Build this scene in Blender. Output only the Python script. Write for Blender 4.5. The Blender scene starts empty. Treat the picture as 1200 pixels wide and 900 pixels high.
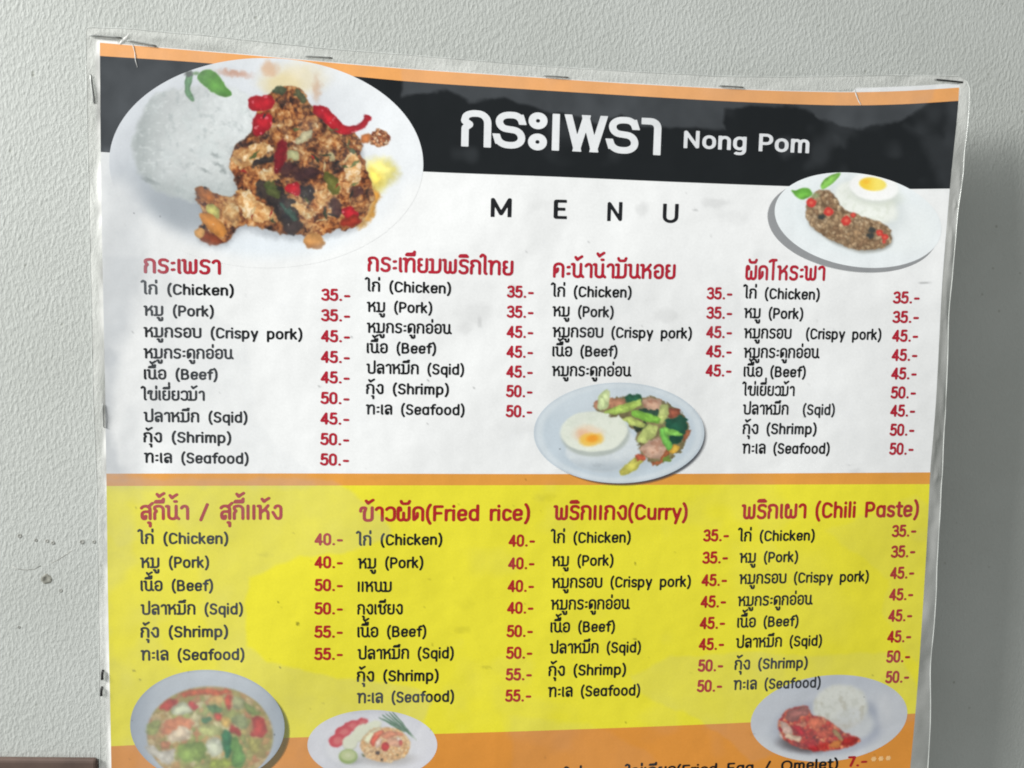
import bpy, math, random
import numpy as np
from mathutils import Matrix, Vector

scene = bpy.context.scene
PI = math.pi

# ------------------------------------------------------------------ camera
# The menu is a flat rectangle 0.42 m wide; its vanishing points in the photograph
# give the focal length and the pose of the camera in front of the wall.
FOC = 1243.0                                   # focal length in photograph pixels (1200 wide)
PCX, PCY = 600.0, 450.0
GREF = 0.010
r1 = np.array((8244.0, 68.0, 1243.0)); r1 /= np.linalg.norm(r1)
r2 = np.array((-282.0, 11453.0, 1243.0)); r2 -= r1 * r2.dot(r1); r2 /= np.linalg.norm(r2)
r3 = np.cross(r1, r2)
ray0 = np.array(((117 - PCX) / FOC, (50 - PCY) / FOC, 1.0))
ray1 = np.array(((1124 - PCX) / FOC, (104 - PCY) / FOC, 1.0))
sol = np.linalg.lstsq(np.stack((-ray0, ray1), 1), 0.42 * r1, rcond=None)[0]
TL = sol[0] * ray0
BASIS = np.stack((r1, r3, -r2))                # rows: world X, Y, Z in camera coordinates
ORIGIN = np.array((0.0, -GREF, 1.60))          # the sheet's upper left corner in the world
CAM = ORIGIN - BASIS @ TL

cam_data = bpy.data.cameras.new('camera')
cam = bpy.data.objects.new('camera', cam_data)
scene.collection.objects.link(cam)
right = BASIS @ np.array((1.0, 0, 0)); down = BASIS @ np.array((0, 1.0, 0)); fwd = BASIS @ np.array((0, 0, 1.0))
m = Matrix.Identity(4)
for i in range(3):
    m[i][0] = right[i]; m[i][1] = -down[i]; m[i][2] = -fwd[i]; m[i][3] = CAM[i]
cam.matrix_world = m
cam_data.sensor_width = 36.0
cam_data.lens = FOC / 1200.0 * 36.0
cam_data.clip_start = 0.01
cam_data.clip_end = 50.0
scene.camera = cam

# ------------------------------------------------------------------ light
world = bpy.data.worlds.new('World'); scene.world = world
world.use_nodes = True
wbg = world.node_tree.nodes['Background']
wtc = world.node_tree.nodes.new('ShaderNodeTexCoord'); wsx = world.node_tree.nodes.new('ShaderNodeSeparateXYZ')
wdir = world.node_tree.nodes.new('ShaderNodeMath'); wdir.operation = 'MULTIPLY_ADD'; wdir.inputs[1].default_value = -0.45
wcr = world.node_tree.nodes.new('ShaderNodeValToRGB')           # ambient shaped brighter left and above, dim to the right to deepen the shade
wcr.color_ramp.elements[0].position = 0.0; wcr.color_ramp.elements[0].color = (0.19, 0.19, 0.175, 1)
wcr.color_ramp.elements[1].position = 1.0; wcr.color_ramp.elements[1].color = (0.50, 0.52, 0.515, 1)
wz = world.node_tree.nodes.new('ShaderNodeMath'); wz.operation = 'MULTIPLY_ADD'; wz.inputs[1].default_value = 0.22; wz.inputs[2].default_value = 0.5
WL = world.node_tree.links
WL.new(wtc.outputs['Generated'], wsx.inputs[0]); WL.new(wsx.outputs['Z'], wz.inputs[0]); WL.new(wsx.outputs['X'], wdir.inputs[0])
WL.new(wz.outputs[0], wdir.inputs[2]); WL.new(wdir.outputs[0], wcr.inputs['Fac']); WL.new(wcr.outputs['Color'], wbg.inputs['Color'])
wbg.inputs['Strength'].default_value = 1.0

def area(name, loc, target, size, power, color):
    d = bpy.data.lights.new(name, 'AREA'); d.shape = 'SQUARE'; d.size = size; d.energy = power; d.color = color
    o = bpy.data.objects.new(name, d); scene.collection.objects.link(o)
    o.location = loc
    o.rotation_euler = (Vector(target) - Vector(loc)).to_track_quat('-Z', 'Y').to_euler()
    return o
area('window_light', (-1.49, -0.67, 2.40), (0.20, 0, 1.45), 0.60, 74.0, (1.0, 0.995, 0.97))

scene.view_settings.view_transform = 'Standard'
scene.view_settings.look = 'None'
scene.view_settings.exposure = 0.0
scene.view_settings.gamma = 1.0
scene.render.engine = 'CYCLES'
scene.cycles.use_denoising = True
scene.cycles.filter_width = 1.9

# ------------------------------------------------------------------ helpers
def s2l(c):
    c = np.asarray(c, float) / 255.0
    return np.where(c <= 0.04045, c / 12.92, ((c + 0.055) / 1.055) ** 2.4)

def sstep(a, b, x):
    t = np.clip((x - a) / (b - a), 0, 1)
    return t * t * (3 - 2 * t)

def _hash(ix, iy, seed):
    n = (ix.astype(np.int64) * 374761393 + iy.astype(np.int64) * 668265263 + seed * 1442695041) & 0xffffffff
    n = ((n ^ (n >> 13)) * 1274126177) & 0xffffffff
    n = ((n ^ (n >> 16)) * 2246822519) & 0xffffffff
    return ((n ^ (n >> 15)) & 0xffffff) / float(0xffffff)

def vnoise(x, y, seed=0):
    ix = np.floor(x); iy = np.floor(y); fx = x - ix; fy = y - iy
    fx = fx * fx * (3 - 2 * fx); fy = fy * fy * (3 - 2 * fy)
    a = _hash(ix, iy, seed); b = _hash(ix + 1, iy, seed); c = _hash(ix, iy + 1, seed); d = _hash(ix + 1, iy + 1, seed)
    return (a * (1 - fx) + b * fx) * (1 - fy) + (c * (1 - fx) + d * fx) * fy

def fbm(x, y, scale, seed=0, octv=3):
    x = np.asarray(x, float); y = np.asarray(y, float)
    s = 0; a = 0.5; t = 0
    for k in range(octv):
        s = s + a * vnoise(x / scale, y / scale, seed + 17 * k); t += a
        a *= 0.55; scale *= 0.5
    return s / t

def worley(x, y, cell, seed=0):
    gx = x / cell; gy = y / cell
    ix = np.floor(gx); iy = np.floor(gy)
    best = np.full(x.shape, 9.0); second = np.full(x.shape, 9.0); ident = np.zeros(x.shape)
    for dx in (-1, 0, 1):
        for dy in (-1, 0, 1):
            cx = ix + dx; cy = iy + dy
            d = np.hypot(cx + _hash(cx, cy, seed) - gx, cy + _hash(cx, cy, seed + 5) - gy)
            rid = _hash(cx, cy, seed + 11)
            nearer = d < best
            second = np.where(nearer, best, np.minimum(second, d))
            ident = np.where(nearer, rid, ident)
            best = np.where(nearer, d, best)
    return best, second, ident

def poly_sd(x, y, pts):
    """signed distance to a polygon, negative inside"""
    pts = np.asarray(pts, float); d = np.full(np.shape(x), 1e18); inside = np.zeros(np.shape(x), bool)
    n = len(pts)
    for i in range(n):
        ax, ay = pts[i]; bx, by = pts[(i + 1) % n]
        ex, ey = bx - ax, by - ay
        t = np.clip(((x - ax) * ex + (y - ay) * ey) / (ex * ex + ey * ey + 1e-12), 0, 1)
        d = np.minimum(d, (x - ax - t * ex) ** 2 + (y - ay - t * ey) ** 2)
        cond = ((ay > y) != (by > y))
        xs = ax + (y - ay) * ex / (ey if abs(ey) > 1e-9 else 1e-9)
        inside ^= cond & (x < xs)
    d = np.sqrt(d)
    return np.where(inside, -d, d)

def cub(pts):
    """smooth curve through (a, b) pairs, returned as a function b(a)"""
    p = np.asarray(pts, float); xs, ys = p[:, 0], p[:, 1]
    mm = np.gradient(ys, xs)
    def f(x):
        x = np.asarray(x, float)
        i = np.clip(np.searchsorted(xs, x) - 1, 0, len(xs) - 2)
        h = xs[i + 1] - xs[i]; t = (x - xs[i]) / h
        t = np.clip(t, -0.5, 1.5)
        return ((2*t**3 - 3*t**2 + 1) * ys[i] + (t**3 - 2*t**2 + t) * h * mm[i]
                + (-2*t**3 + 3*t**2) * ys[i+1] + (t**3 - t**2) * h * mm[i+1])
    return f

# ---- how far the laminated sheet stands off the wall, in metres, as a function of the place on the wall
def gap(x, z):
    u = x / 0.42; v = (1.60 - z) / 0.33
    g = 0.0045 + 0.033 * np.clip(u, -0.1, 1.2).clip(0) ** 1.25
    g = g * (0.62 + 0.38 * sstep(-0.05, 0.35, v))
    g = g + 0.0008 * np.sin(9 * v + 3 * u) * np.exp(-(u * 6) ** 2)
    g = g + 0.0004 * np.sin(13 * u + 4 * v + 0.7)
    g = g + 0.0024 * (fbm(x * 1000 + 900, (1.6 - z) * 1000 + 900, 75, 3, 2) - 0.5)
    return g

def P(px, py, lift=0.0):
    """a place on the menu (given by where the photograph shows it) -> its world position on the bulged sheet"""
    px = np.asarray(px, float); py = np.asarray(py, float)
    d = np.stack(((px - PCX) / FOC, (py - PCY) / FOC, np.ones_like(px)), -1) @ BASIS.T
    g = np.full(px.shape, GREF)
    for _ in range(5):
        t = (-(g + lift) - CAM[1]) / d[..., 1]
        X = CAM[0] + d[..., 0] * t; Z = CAM[2] + d[..., 2] * t
        g = gap(X, Z)
    t = (-(g + lift) - CAM[1]) / d[..., 1]
    return CAM + d * t[..., None]

def W(px, py, y=0.0):
    """a place on the wall"""
    d = BASIS @ np.array(((px - PCX) / FOC, (py - PCY) / FOC, 1.0))
    return CAM + d * ((y - CAM[1]) / d[1])

# ------------------------------------------------------------------ materials
def new_mat(name):
    mt = bpy.data.materials.new(name); mt.use_nodes = True
    nt = mt.node_tree; b = nt.nodes['Principled BSDF']
    return mt, nt, b

def print_material(name, alpha=False):
    mt, nt, b = new_mat(name)
    at = nt.nodes.new('ShaderNodeAttribute'); at.attribute_name = 'Col'
    mix = nt.nodes.new('ShaderNodeMix'); mix.data_type = 'RGBA'
    tc = nt.nodes.new('ShaderNodeTexCoord')
    no = nt.nodes.new('ShaderNodeTexNoise'); no.inputs['Scale'].default_value = 900; no.inputs['Detail'].default_value = 2
    nt.links.new(tc.outputs['Object'], no.inputs['Vector'])
    mr = nt.nodes.new('ShaderNodeMapRange'); mr.inputs['To Min'].default_value = 0.93; mr.inputs['To Max'].default_value = 1.04
    nt.links.new(no.outputs['Fac'], mr.inputs['Value'])
    mul = nt.nodes.new('ShaderNodeVectorMath'); mul.operation = 'SCALE'
    nt.links.new(at.outputs['Color'], mul.inputs[0]); nt.links.new(mr.outputs['Result'], mul.inputs['Scale'])
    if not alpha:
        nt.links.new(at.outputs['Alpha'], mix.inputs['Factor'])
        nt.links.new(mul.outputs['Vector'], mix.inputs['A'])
        mix.inputs['B'].default_value = (0.34, 0.37, 0.41, 1)      # milky film where the laminate has let go; also tints painted shade and glare
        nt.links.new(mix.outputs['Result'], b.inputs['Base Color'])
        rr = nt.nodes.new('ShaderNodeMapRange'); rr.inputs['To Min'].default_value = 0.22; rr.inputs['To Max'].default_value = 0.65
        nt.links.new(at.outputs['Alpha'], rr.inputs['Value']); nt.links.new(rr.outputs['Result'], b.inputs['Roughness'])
    else:
        nt.links.new(mul.outputs['Vector'], b.inputs['Base Color'])
        nt.links.new(at.outputs['Alpha'], b.inputs['Alpha'])
        b.inputs['Roughness'].default_value = 0.35
    b.inputs['Specular IOR Level'].default_value = 0.28
    wv = nt.nodes.new('ShaderNodeTexNoise'); wv.inputs['Scale'].default_value = 38; wv.inputs['Detail'].default_value = 2
    nt.links.new(tc.outputs['Object'], wv.inputs['Vector'])
    bp = nt.nodes.new('ShaderNodeBump'); bp.inputs['Strength'].default_value = 0.35; bp.inputs['Distance'].default_value = 0.0022
    nt.links.new(wv.outputs['Fac'], bp.inputs['Height']); nt.links.new(bp.outputs['Normal'], b.inputs['Normal'])
    return mt
M_PRINT = print_material('laminated_print')
M_TINT = print_material('printed_drop_shadow', True)

def wall_material():
    mt, nt, b = new_mat('stippled_grey_plaster')
    N = nt.nodes; L = nt.links
    tc = N.new('ShaderNodeTexCoord')
    def noise(scale, detail, rough=0.5, stretch=(1, 1, 1), rot=0.0):
        mp = N.new('ShaderNodeMapping'); mp.inputs['Scale'].default_value = stretch; mp.inputs['Rotation'].default_value = (0, rot, 0)
        L.new(tc.outputs['Object'], mp.inputs['Vector'])
        n = N.new('ShaderNodeTexNoise'); n.inputs['Scale'].default_value = scale; n.inputs['Detail'].default_value = detail
        n.inputs['Roughness'].default_value = rough
        L.new(mp.outputs['Vector'], n.inputs['Vector']); return n
    big = noise(7, 6, 0.6); fine = noise(420, 2)
    cr = N.new('ShaderNodeValToRGB'); e = cr.color_ramp.elements
    e[0].position = 0.30; e[0].color = (0.495, 0.515, 0.49, 1); e[1].position = 0.7; e[1].color = (0.58, 0.602, 0.582, 1)
    L.new(big.outputs['Fac'], cr.inputs['Fac'])
    n1 = noise(520, 3, 0.6, (1.25, 1, 0.66), 0.35); n2 = noise(900, 2, 0.5)
    # crumbs and pits in the skim coat
    vo = N.new('ShaderNodeTexVoronoi'); vo.inputs['Scale'].default_value = 190; L.new(tc.outputs['Object'], vo.inputs['Vector'])
    pit = N.new('ShaderNodeMapRange'); pit.inputs['From Min'].default_value = 0.05; pit.inputs['From Max'].default_value = 0.2
    L.new(vo.outputs['Distance'], pit.inputs['Value'])
    sep = N.new('ShaderNodeSeparateColor'); L.new(vo.outputs['Color'], sep.inputs['Color'])
    gt = N.new('ShaderNodeMath'); gt.operation = 'GREATER_THAN'; gt.inputs[1].default_value = 0.94; L.new(sep.outputs['Red'], gt.inputs[0])
    inv = N.new('ShaderNodeMath'); inv.operation = 'SUBTRACT'; inv.inputs[0].default_value = 1.0; L.new(pit.outputs['Result'], inv.inputs[1])
    pm = N.new('ShaderNodeMath'); pm.operation = 'MULTIPLY'; L.new(gt.outputs[0], pm.inputs[0]); L.new(inv.outputs[0], pm.inputs[1])
    st = N.new('ShaderNodeMapRange'); st.inputs['From Min'].default_value = 0.36; st.inputs['From Max'].default_value = 0.74; st.interpolation_type = 'SMOOTHSTEP'
    L.new(n1.outputs['Fac'], st.inputs['Value'])
    a1 = N.new('ShaderNodeMath'); a1.operation = 'MULTIPLY_ADD'; a1.inputs[1].default_value = 0.22; L.new(n2.outputs['Fac'], a1.inputs[0]); L.new(st.outputs['Result'], a1.inputs[2])
    a2 = N.new('ShaderNodeMath'); a2.operation = 'MULTIPLY_ADD'; a2.inputs[1].default_value = -0.9; L.new(pm.outputs[0], a2.inputs[0]); L.new(a1.outputs[0], a2.inputs[2])
    bp = N.new('ShaderNodeBump'); bp.inputs['Strength'].default_value = 0.25; bp.inputs['Distance'].default_value = 0.0008
    L.new(a2.outputs[0], bp.inputs['Height']); L.new(bp.outputs['Normal'], b.inputs['Normal'])
    mul = N.new('ShaderNodeMix'); mul.data_type = 'RGBA'; mul.blend_type = 'MULTIPLY'
    L.new(pm.outputs[0], mul.inputs['Factor']); L.new(cr.outputs['Color'], mul.inputs['A']); mul.inputs['B'].default_value = (0.72, 0.72, 0.68, 1)
    L.new(mul.outputs['Result'], b.inputs['Base Color'])
    b.inputs['Roughness'].default_value = 0.8; b.inputs['Specular IOR Level'].default_value = 0.2
    return mt

def film_material():
    mt, nt, b = new_mat('clear_laminate_film')
    N = nt.nodes; L = nt.links
    out = N['Material Output']
    b.inputs['Base Color'].default_value = (0.86, 0.86, 0.84, 1); b.inputs['Roughness'].default_value = 0.10
    tr = N.new('ShaderNodeBsdfTransparent'); tr.inputs['Color'].default_value = (0.97, 0.97, 0.96, 1)
    tc = N.new('ShaderNodeTexCoord')
    no = N.new('ShaderNodeTexNoise'); no.inputs['Scale'].default_value = 26; no.inputs['Detail'].default_value = 1.5; L.new(tc.outputs['Object'], no.inputs['Vector'])
    mr = N.new('ShaderNodeMapRange'); mr.inputs['From Min'].default_value = 0.3; mr.inputs['From Max'].default_value = 0.7
    mr.inputs['To Min'].default_value = 0.16; mr.inputs['To Max'].default_value = 0.36; L.new(no.outputs['Fac'], mr.inputs['Value'])
    n2 = N.new('ShaderNodeTexNoise'); n2.inputs['Scale'].default_value = 80; n2.inputs['Detail'].default_value = 1; L.new(tc.outputs['Object'], n2.inputs['Vector'])
    bp = N.new('ShaderNodeBump'); bp.inputs['Strength'].default_value = 0.32; bp.inputs['Distance'].default_value = 0.004
    L.new(n2.outputs['Fac'], bp.inputs['Height']); L.new(bp.outputs['Normal'], b.inputs['Normal'])
    at = N.new('ShaderNodeAttribute'); at.attribute_name = 'Col'       # white highlight painted into the film along the sheet's left edge
    ad = N.new('ShaderNodeMath'); ad.operation = 'ADD'; ad.use_clamp = True
    L.new(mr.outputs['Result'], ad.inputs[0]); L.new(at.outputs['Alpha'], ad.inputs[1])
    mx = N.new('ShaderNodeMixShader'); L.new(ad.outputs[0], mx.inputs['Fac'])
    L.new(tr.outputs[0], mx.inputs[1]); L.new(b.outputs[0], mx.inputs[2]); L.new(mx.outputs[0], out.inputs['Surface'])
    return mt

def simple(name, col, rough, metal=0.0, nscale=200, var=0.25):
    mt, nt, b = new_mat(name); N = nt.nodes; L = nt.links
    tc = N.new('ShaderNodeTexCoord'); no = N.new('ShaderNodeTexNoise'); no.inputs['Scale'].default_value = nscale; no.inputs['Detail'].default_value = 4
    L.new(tc.outputs['Object'], no.inputs['Vector'])
    cr = N.new('ShaderNodeValToRGB'); e = cr.color_ramp.elements
    e[0].position = 0.3; e[1].position = 0.7
    e[0].color = (*[c * (1 - var) for c in col], 1); e[1].color = (*[min(1, c * (1 + var)) for c in col], 1)
    L.new(no.outputs['Fac'], cr.inputs['Fac']); L.new(cr.outputs['Color'], b.inputs['Base Color'])
    b.inputs['Roughness'].default_value = rough; b.inputs['Metallic'].default_value = metal
    return mt
M_WALL = wall_material(); M_FILM = film_material()
M_STEEL = simple('tarnished_staple_wire', (0.30, 0.31, 0.30), 0.5, 0.55)
M_BLACKWIRE = simple('rusted_black_staple', (0.03, 0.03, 0.03), 0.6, 0.3)
M_WOOD = simple('dark_brown_wood', (0.115, 0.075, 0.06), 0.7, 0, 60)
M_HOLE = simple('plugged_nail_hole', (0.27, 0.27, 0.235), 0.9, 0, 400)
M_SCRATCH = simple('scuffed_plaster', (0.36, 0.365, 0.34), 0.9, 0, 500)
M_CREASE = simple('white_film_crease', (0.66, 0.66, 0.64), 0.35, 0, 300, 0.05)

# ------------------------------------------------------------------ milky patches and dirt of the laminate, painted shade and glare at left
HEADER_TOP = cub([(117, 65.5), (230, 73), (300, 79), (400, 88), (480, 95.5), (600, 103.5), (720, 111), (860, 119), (930, 122), (1000, 123.5), (1060, 122), (1126, 118)])
HAZE_SHADE = [  # polygon, amount, edge softness, wobble
    ([(105, 40), (270, 60), (210, 100), (165, 130), (140, 190), (100, 190)], 0.06, 40, 6),  # glare over the header's left corner, put into the colour
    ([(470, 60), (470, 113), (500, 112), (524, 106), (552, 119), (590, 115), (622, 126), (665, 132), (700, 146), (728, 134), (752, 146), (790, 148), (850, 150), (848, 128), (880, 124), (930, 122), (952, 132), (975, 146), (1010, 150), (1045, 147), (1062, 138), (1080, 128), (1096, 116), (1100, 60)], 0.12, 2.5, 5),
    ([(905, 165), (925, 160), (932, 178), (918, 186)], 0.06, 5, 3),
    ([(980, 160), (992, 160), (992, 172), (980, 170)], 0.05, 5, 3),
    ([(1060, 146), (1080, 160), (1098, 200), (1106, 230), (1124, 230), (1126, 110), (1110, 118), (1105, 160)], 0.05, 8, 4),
    # left of the sheet, from over the rice down: shade of the curled paper painted in
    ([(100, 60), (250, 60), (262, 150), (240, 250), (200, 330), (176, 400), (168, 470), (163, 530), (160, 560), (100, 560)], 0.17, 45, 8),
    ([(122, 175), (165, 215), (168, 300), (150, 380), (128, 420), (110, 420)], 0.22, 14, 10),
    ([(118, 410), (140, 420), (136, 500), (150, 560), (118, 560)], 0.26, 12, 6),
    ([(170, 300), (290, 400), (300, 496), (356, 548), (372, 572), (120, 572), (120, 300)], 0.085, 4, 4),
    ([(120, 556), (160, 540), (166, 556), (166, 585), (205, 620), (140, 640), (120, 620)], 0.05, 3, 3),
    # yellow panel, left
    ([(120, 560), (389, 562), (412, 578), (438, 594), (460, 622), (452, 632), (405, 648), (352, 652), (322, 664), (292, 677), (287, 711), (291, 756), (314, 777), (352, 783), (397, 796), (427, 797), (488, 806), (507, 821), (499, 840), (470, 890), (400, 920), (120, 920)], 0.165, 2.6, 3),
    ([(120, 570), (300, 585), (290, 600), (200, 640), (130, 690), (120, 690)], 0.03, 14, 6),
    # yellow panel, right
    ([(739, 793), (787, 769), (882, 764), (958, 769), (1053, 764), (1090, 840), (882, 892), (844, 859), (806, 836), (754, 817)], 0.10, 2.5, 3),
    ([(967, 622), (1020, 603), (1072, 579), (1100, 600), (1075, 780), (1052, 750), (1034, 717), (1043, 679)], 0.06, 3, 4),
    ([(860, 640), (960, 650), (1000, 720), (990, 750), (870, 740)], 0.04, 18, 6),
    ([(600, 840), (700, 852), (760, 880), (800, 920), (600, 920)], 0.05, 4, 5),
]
CLEAR_GLARE = [([(100, 64), (260, 70), (200, 104), (160, 140), (132, 178), (100, 178)], 0.25, 8, 4),
         ([(168, 360), (180, 400), (172, 480), (196, 540), (198, 556), (168, 556), (164, 470), (150, 480), (140, 540), (132, 500), (138, 430)], 0.8, 9, 6),  # pale glare wedge on the left paper, painted by thinning the grey
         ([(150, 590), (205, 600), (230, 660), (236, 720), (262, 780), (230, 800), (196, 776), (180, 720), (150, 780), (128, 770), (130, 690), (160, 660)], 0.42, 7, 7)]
def haze_shade(px, py):
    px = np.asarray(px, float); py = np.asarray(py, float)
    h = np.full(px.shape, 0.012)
    for k, (pts, amt, soft, wob) in enumerate(HAZE_SHADE):
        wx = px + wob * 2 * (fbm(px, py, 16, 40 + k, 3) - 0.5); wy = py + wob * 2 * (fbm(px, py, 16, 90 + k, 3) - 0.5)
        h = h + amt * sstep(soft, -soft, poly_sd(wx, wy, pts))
    for k, (pts, amt, soft, wob) in enumerate(CLEAR_GLARE):
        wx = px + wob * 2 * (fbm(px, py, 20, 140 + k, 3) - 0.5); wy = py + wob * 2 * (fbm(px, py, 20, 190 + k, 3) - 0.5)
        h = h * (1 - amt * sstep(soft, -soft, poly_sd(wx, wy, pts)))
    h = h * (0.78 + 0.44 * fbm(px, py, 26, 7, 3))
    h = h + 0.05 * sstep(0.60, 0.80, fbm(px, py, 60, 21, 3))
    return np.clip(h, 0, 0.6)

_rng = np.random.default_rng(5)
SMUDGE = [(603, 338, 5, 4, .25), (560, 368, 26, 12, .07), (545, 385, 9, 7, .10), (562, 378, 3, 6, .18), (598, 344, 2.5, 1.5, .5),
          (838, 238, 16, 7, .14), (815, 246, 3, 2, .3), (860, 255, 22, 10, .07), (752, 244, 7, 9, .12), (640, 240, 20, 9, .06),
          (326, 705, 2.0, 1.2, .7), (349, 731, 1.6, 2.4, .8), (157, 786, 2, 1.5, .5), (164, 797, 2.0, 1.4, .5), (328, 783, 1.8, 1.2, .7),
          (780, 370, 14, 9, .10), (745, 660, 1.2, 2.2, .7), (541, 738, 10, 5, .14), (570, 782, 8, 2.2, .22), (545, 708, 14, 8, .07),
          (660, 742, 2, 1.2, .6), (744, 749, 3, 1, .5), (1082, 331, 9, 1.2, .45), (995, 546, 5, 1.2, .35), (1005, 552, 9, 3, .12),
          (640, 583, 18, 5, .10), (310, 650, 10, 3, .12), (157, 250, 1.2, 1.2, .7), (501, 445, 1.4, 1.4, .6), (556, 455, 1.2, 1.8, .5),
          (610, 500, 20, 8, .05), (880, 860, 6, 1.2, .3), (700, 545, 8, 3, .1), (440, 560, 12, 3, .08), (900, 300, 25, 8, .05)]
for _ in range(90):
    SMUDGE.append((_rng.uniform(140, 1080), _rng.uniform(225, 890), _rng.uniform(.8, 1.7), _rng.uniform(.8, 1.7), _rng.uniform(.12, .5)))
def dirt(px, py):
    d = np.ones(np.shape(px))
    for i, (x, y, a, b, k) in enumerate(SMUDGE):
        near = (np.abs(px - x) < a * 2.2 + 3) & (np.abs(py - y) < b * 2.2 + 3)
        if not near.any():
            continue
        q = np.hypot((px[near] - x) / a, (py[near] - y) / b) + 0.9 * (fbm(px[near], py[near], max(2.0, min(a, b)), i, 2) - 0.5)
        d[near] *= 1 - k * sstep(1.25, 0.35, q)
    return d * (0.975 + 0.05 * fbm(px, py, 45, 61, 4))

# ------------------------------------------------------------------ mesh builders
def link(name, me, mat, parent=None):
    o = bpy.data.objects.new(name, me); scene.collection.objects.link(o)
    if mat: me.materials.append(mat)
    if parent: o.parent = parent
    return o

def raw_mesh(name, verts, faces, smooth=False):
    me = bpy.data.meshes.new(name)
    me.from_pydata([tuple(map(float, v)) for v in verts], [], faces)
    if smooth: me.polygons.foreach_set('use_smooth', [True] * len(me.polygons))
    me.update(); return me

def paint(me, rgb_lin, a):
    n = len(me.vertices)
    at = me.color_attributes.new('Col', 'FLOAT_COLOR', 'POINT')
    buf = np.empty((n, 4), np.float32); buf[:, :3] = rgb_lin; buf[:, 3] = a
    at.data.foreach_set('color', buf.ravel())

def grid_mesh(name, V):
    ny, nx = V.shape[:2]
    me = bpy.data.meshes.new(name)
    me.vertices.add(nx * ny); me.vertices.foreach_set('co', V.reshape(-1).astype(np.float32))
    i = (np.arange(ny - 1)[:, None] * nx + np.arange(nx - 1)[None, :]).ravel()
    q = np.stack((i, i + nx, i + nx + 1, i + 1), 1).astype(np.int32)
    me.loops.add(q.size); me.loops.foreach_set('vertex_index', q.ravel())
    me.polygons.add(len(q)); me.polygons.foreach_set('loop_start', np.arange(0, q.size, 4, dtype=np.int32))
    me.polygons.foreach_set('use_smooth', np.ones(len(q), bool))
    me.update(calc_edges=True); me.validate()
    return me

BOARD_AT = Vector(P(600, 560))
def board_local(V):
    return V - np.array(BOARD_AT)

# ------------------------------------------------------------------ the menu board
board = bpy.data.objects.new('menu_board', None); scene.collection.objects.link(board)
board.location = BOARD_AT; board.empty_display_size = 0.05
board['label'] = 'laminated Thai food menu with black header and yellow panel stapled on the plaster wall'
board['category'] = 'menu'

LEFT = cub([(30, 116.8), (50, 117), (178, 118), (400, 122), (580, 125), (700, 126.5), (820, 129), (900, 130.5), (1030, 133.5)])
RIGHT = cub([(90, 1124.6), (104, 1124), (222, 1113), (329, 1104.5), (489, 1095.5), (555, 1090), (600, 1088), (720, 1081), (836, 1072.7), (900, 1066.7), (1030, 1055)])
TOPC = cub([(117, 50), (200, 57), (290, 64.5), (400, 74.5), (480, 81), (600, 89), (720, 97), (800, 101.5), (860, 104.5), (930, 107), (1000, 108), (1060, 106.5), (1126, 102.5)])
HEAD_END = cub([(117, 178), (300, 189.5), (495, 201), (660, 207.5), (800, 213.6), (950, 219), (1064, 221.5), (1116, 221)])
DIV_TOP = cub([(120, 555), (350, 554.8), (640, 555.5), (850, 555), (1100, 553.5)])
DIV_END = cub([(120, 569.5), (350, 569), (640, 568.5), (850, 568), (1100, 567.3)])
YEL_END = cub([(120, 875), (355, 864), (512, 860), (640, 856), (880, 846.5), (1085, 835.5)])
def const(c): return lambda x: np.full(np.shape(x), float(c))

def band(name, top, end, color, lift, step=2.0, dtop=0.0, mat=M_PRINT, parent=board):
    xs = np.linspace(0, 1, int(960 / step)); guess = float(np.mean(end(np.array([200., 900.])) - top(np.array([200., 900.]))))
    ts = np.linspace(0, 1, max(5, int(guess / step)))
    S, T = np.meshgrid(xs, ts)
    X = 117 + S * 1000
    for _ in range(4):
        Y = (top(X) + (dtop(X) if callable(dtop) else dtop)) * (1 - T) + end(X) * T
        X = LEFT(Y) * (1 - S) + RIGHT(Y) * S
    V = board_local(P(X, Y, lift))
    me = grid_mesh(name, V)
    c = s2l(color)[None, None, :] * dirt(X, Y)[..., None]
    paint(me, c.reshape(-1, 3), haze_shade(X, Y).ravel())
    return link(name, me, mat, parent)

L0 = 0.000015
MARGIN = lambda x: -0.7 - 4.6 * sstep(1000, 1003, x)
band('paper', TOPC, const(1015), (238, 239, 240), 0.0, 2.2, dtop=MARGIN)
band('orange_stripe', TOPC, HEADER_TOP, (238, 168, 98), L0, 1.8)
band('black_header', HEADER_TOP, HEAD_END, (19, 23, 26), L0, 1.8)
band('orange_divider', DIV_TOP, DIV_END, (226, 156, 66), L0, 1.8)
band('yellow_panel', DIV_END, YEL_END, (234, 224, 54), L0, 2.0)
band('orange_footer', YEL_END, const(1012), (222, 146, 58), L0, 2.2)

# clear border of the laminate
outer = [(119, 1015), (117, 890), (115, 700), (113, 560), (109, 450), (106, 330), (104, 250), (102, 100), (100.5, 50), (100.5, 36), (103, 32.5), (110, 32),
         (157, 34), (187, 37), (223, 40), (290, 46.7), (370, 56), (480, 64), (560, 71), (636, 77), (740, 84), (840, 89), (900, 90), (960, 89.5), (1040, 88.5), (1100, 88.5), (1122, 89.5),
         (1131, 94), (1135, 104), (1134.5, 130), (1129, 200), (1120, 267), (1111, 378), (1107.6, 467), (1105, 555), (1101.7, 600), (1099, 650), (1095, 720), (1091, 790), (1089.5, 850), (1086.7, 900), (1077, 1015)]
def inner_of(x, y, k):
    if k <= 8: return (float(LEFT(y)), y)
    if k <= 11: return (float(LEFT(55.)), float(TOPC(117.)) - 0.7)
    if k <= 25: return (x, float(TOPC(x)) + float(MARGIN(x)))
    if k <= 28: return (float(RIGHT(102.)), float(TOPC(1124.)) - 5.3)
    return (float(RIGHT(y)), y)
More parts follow.
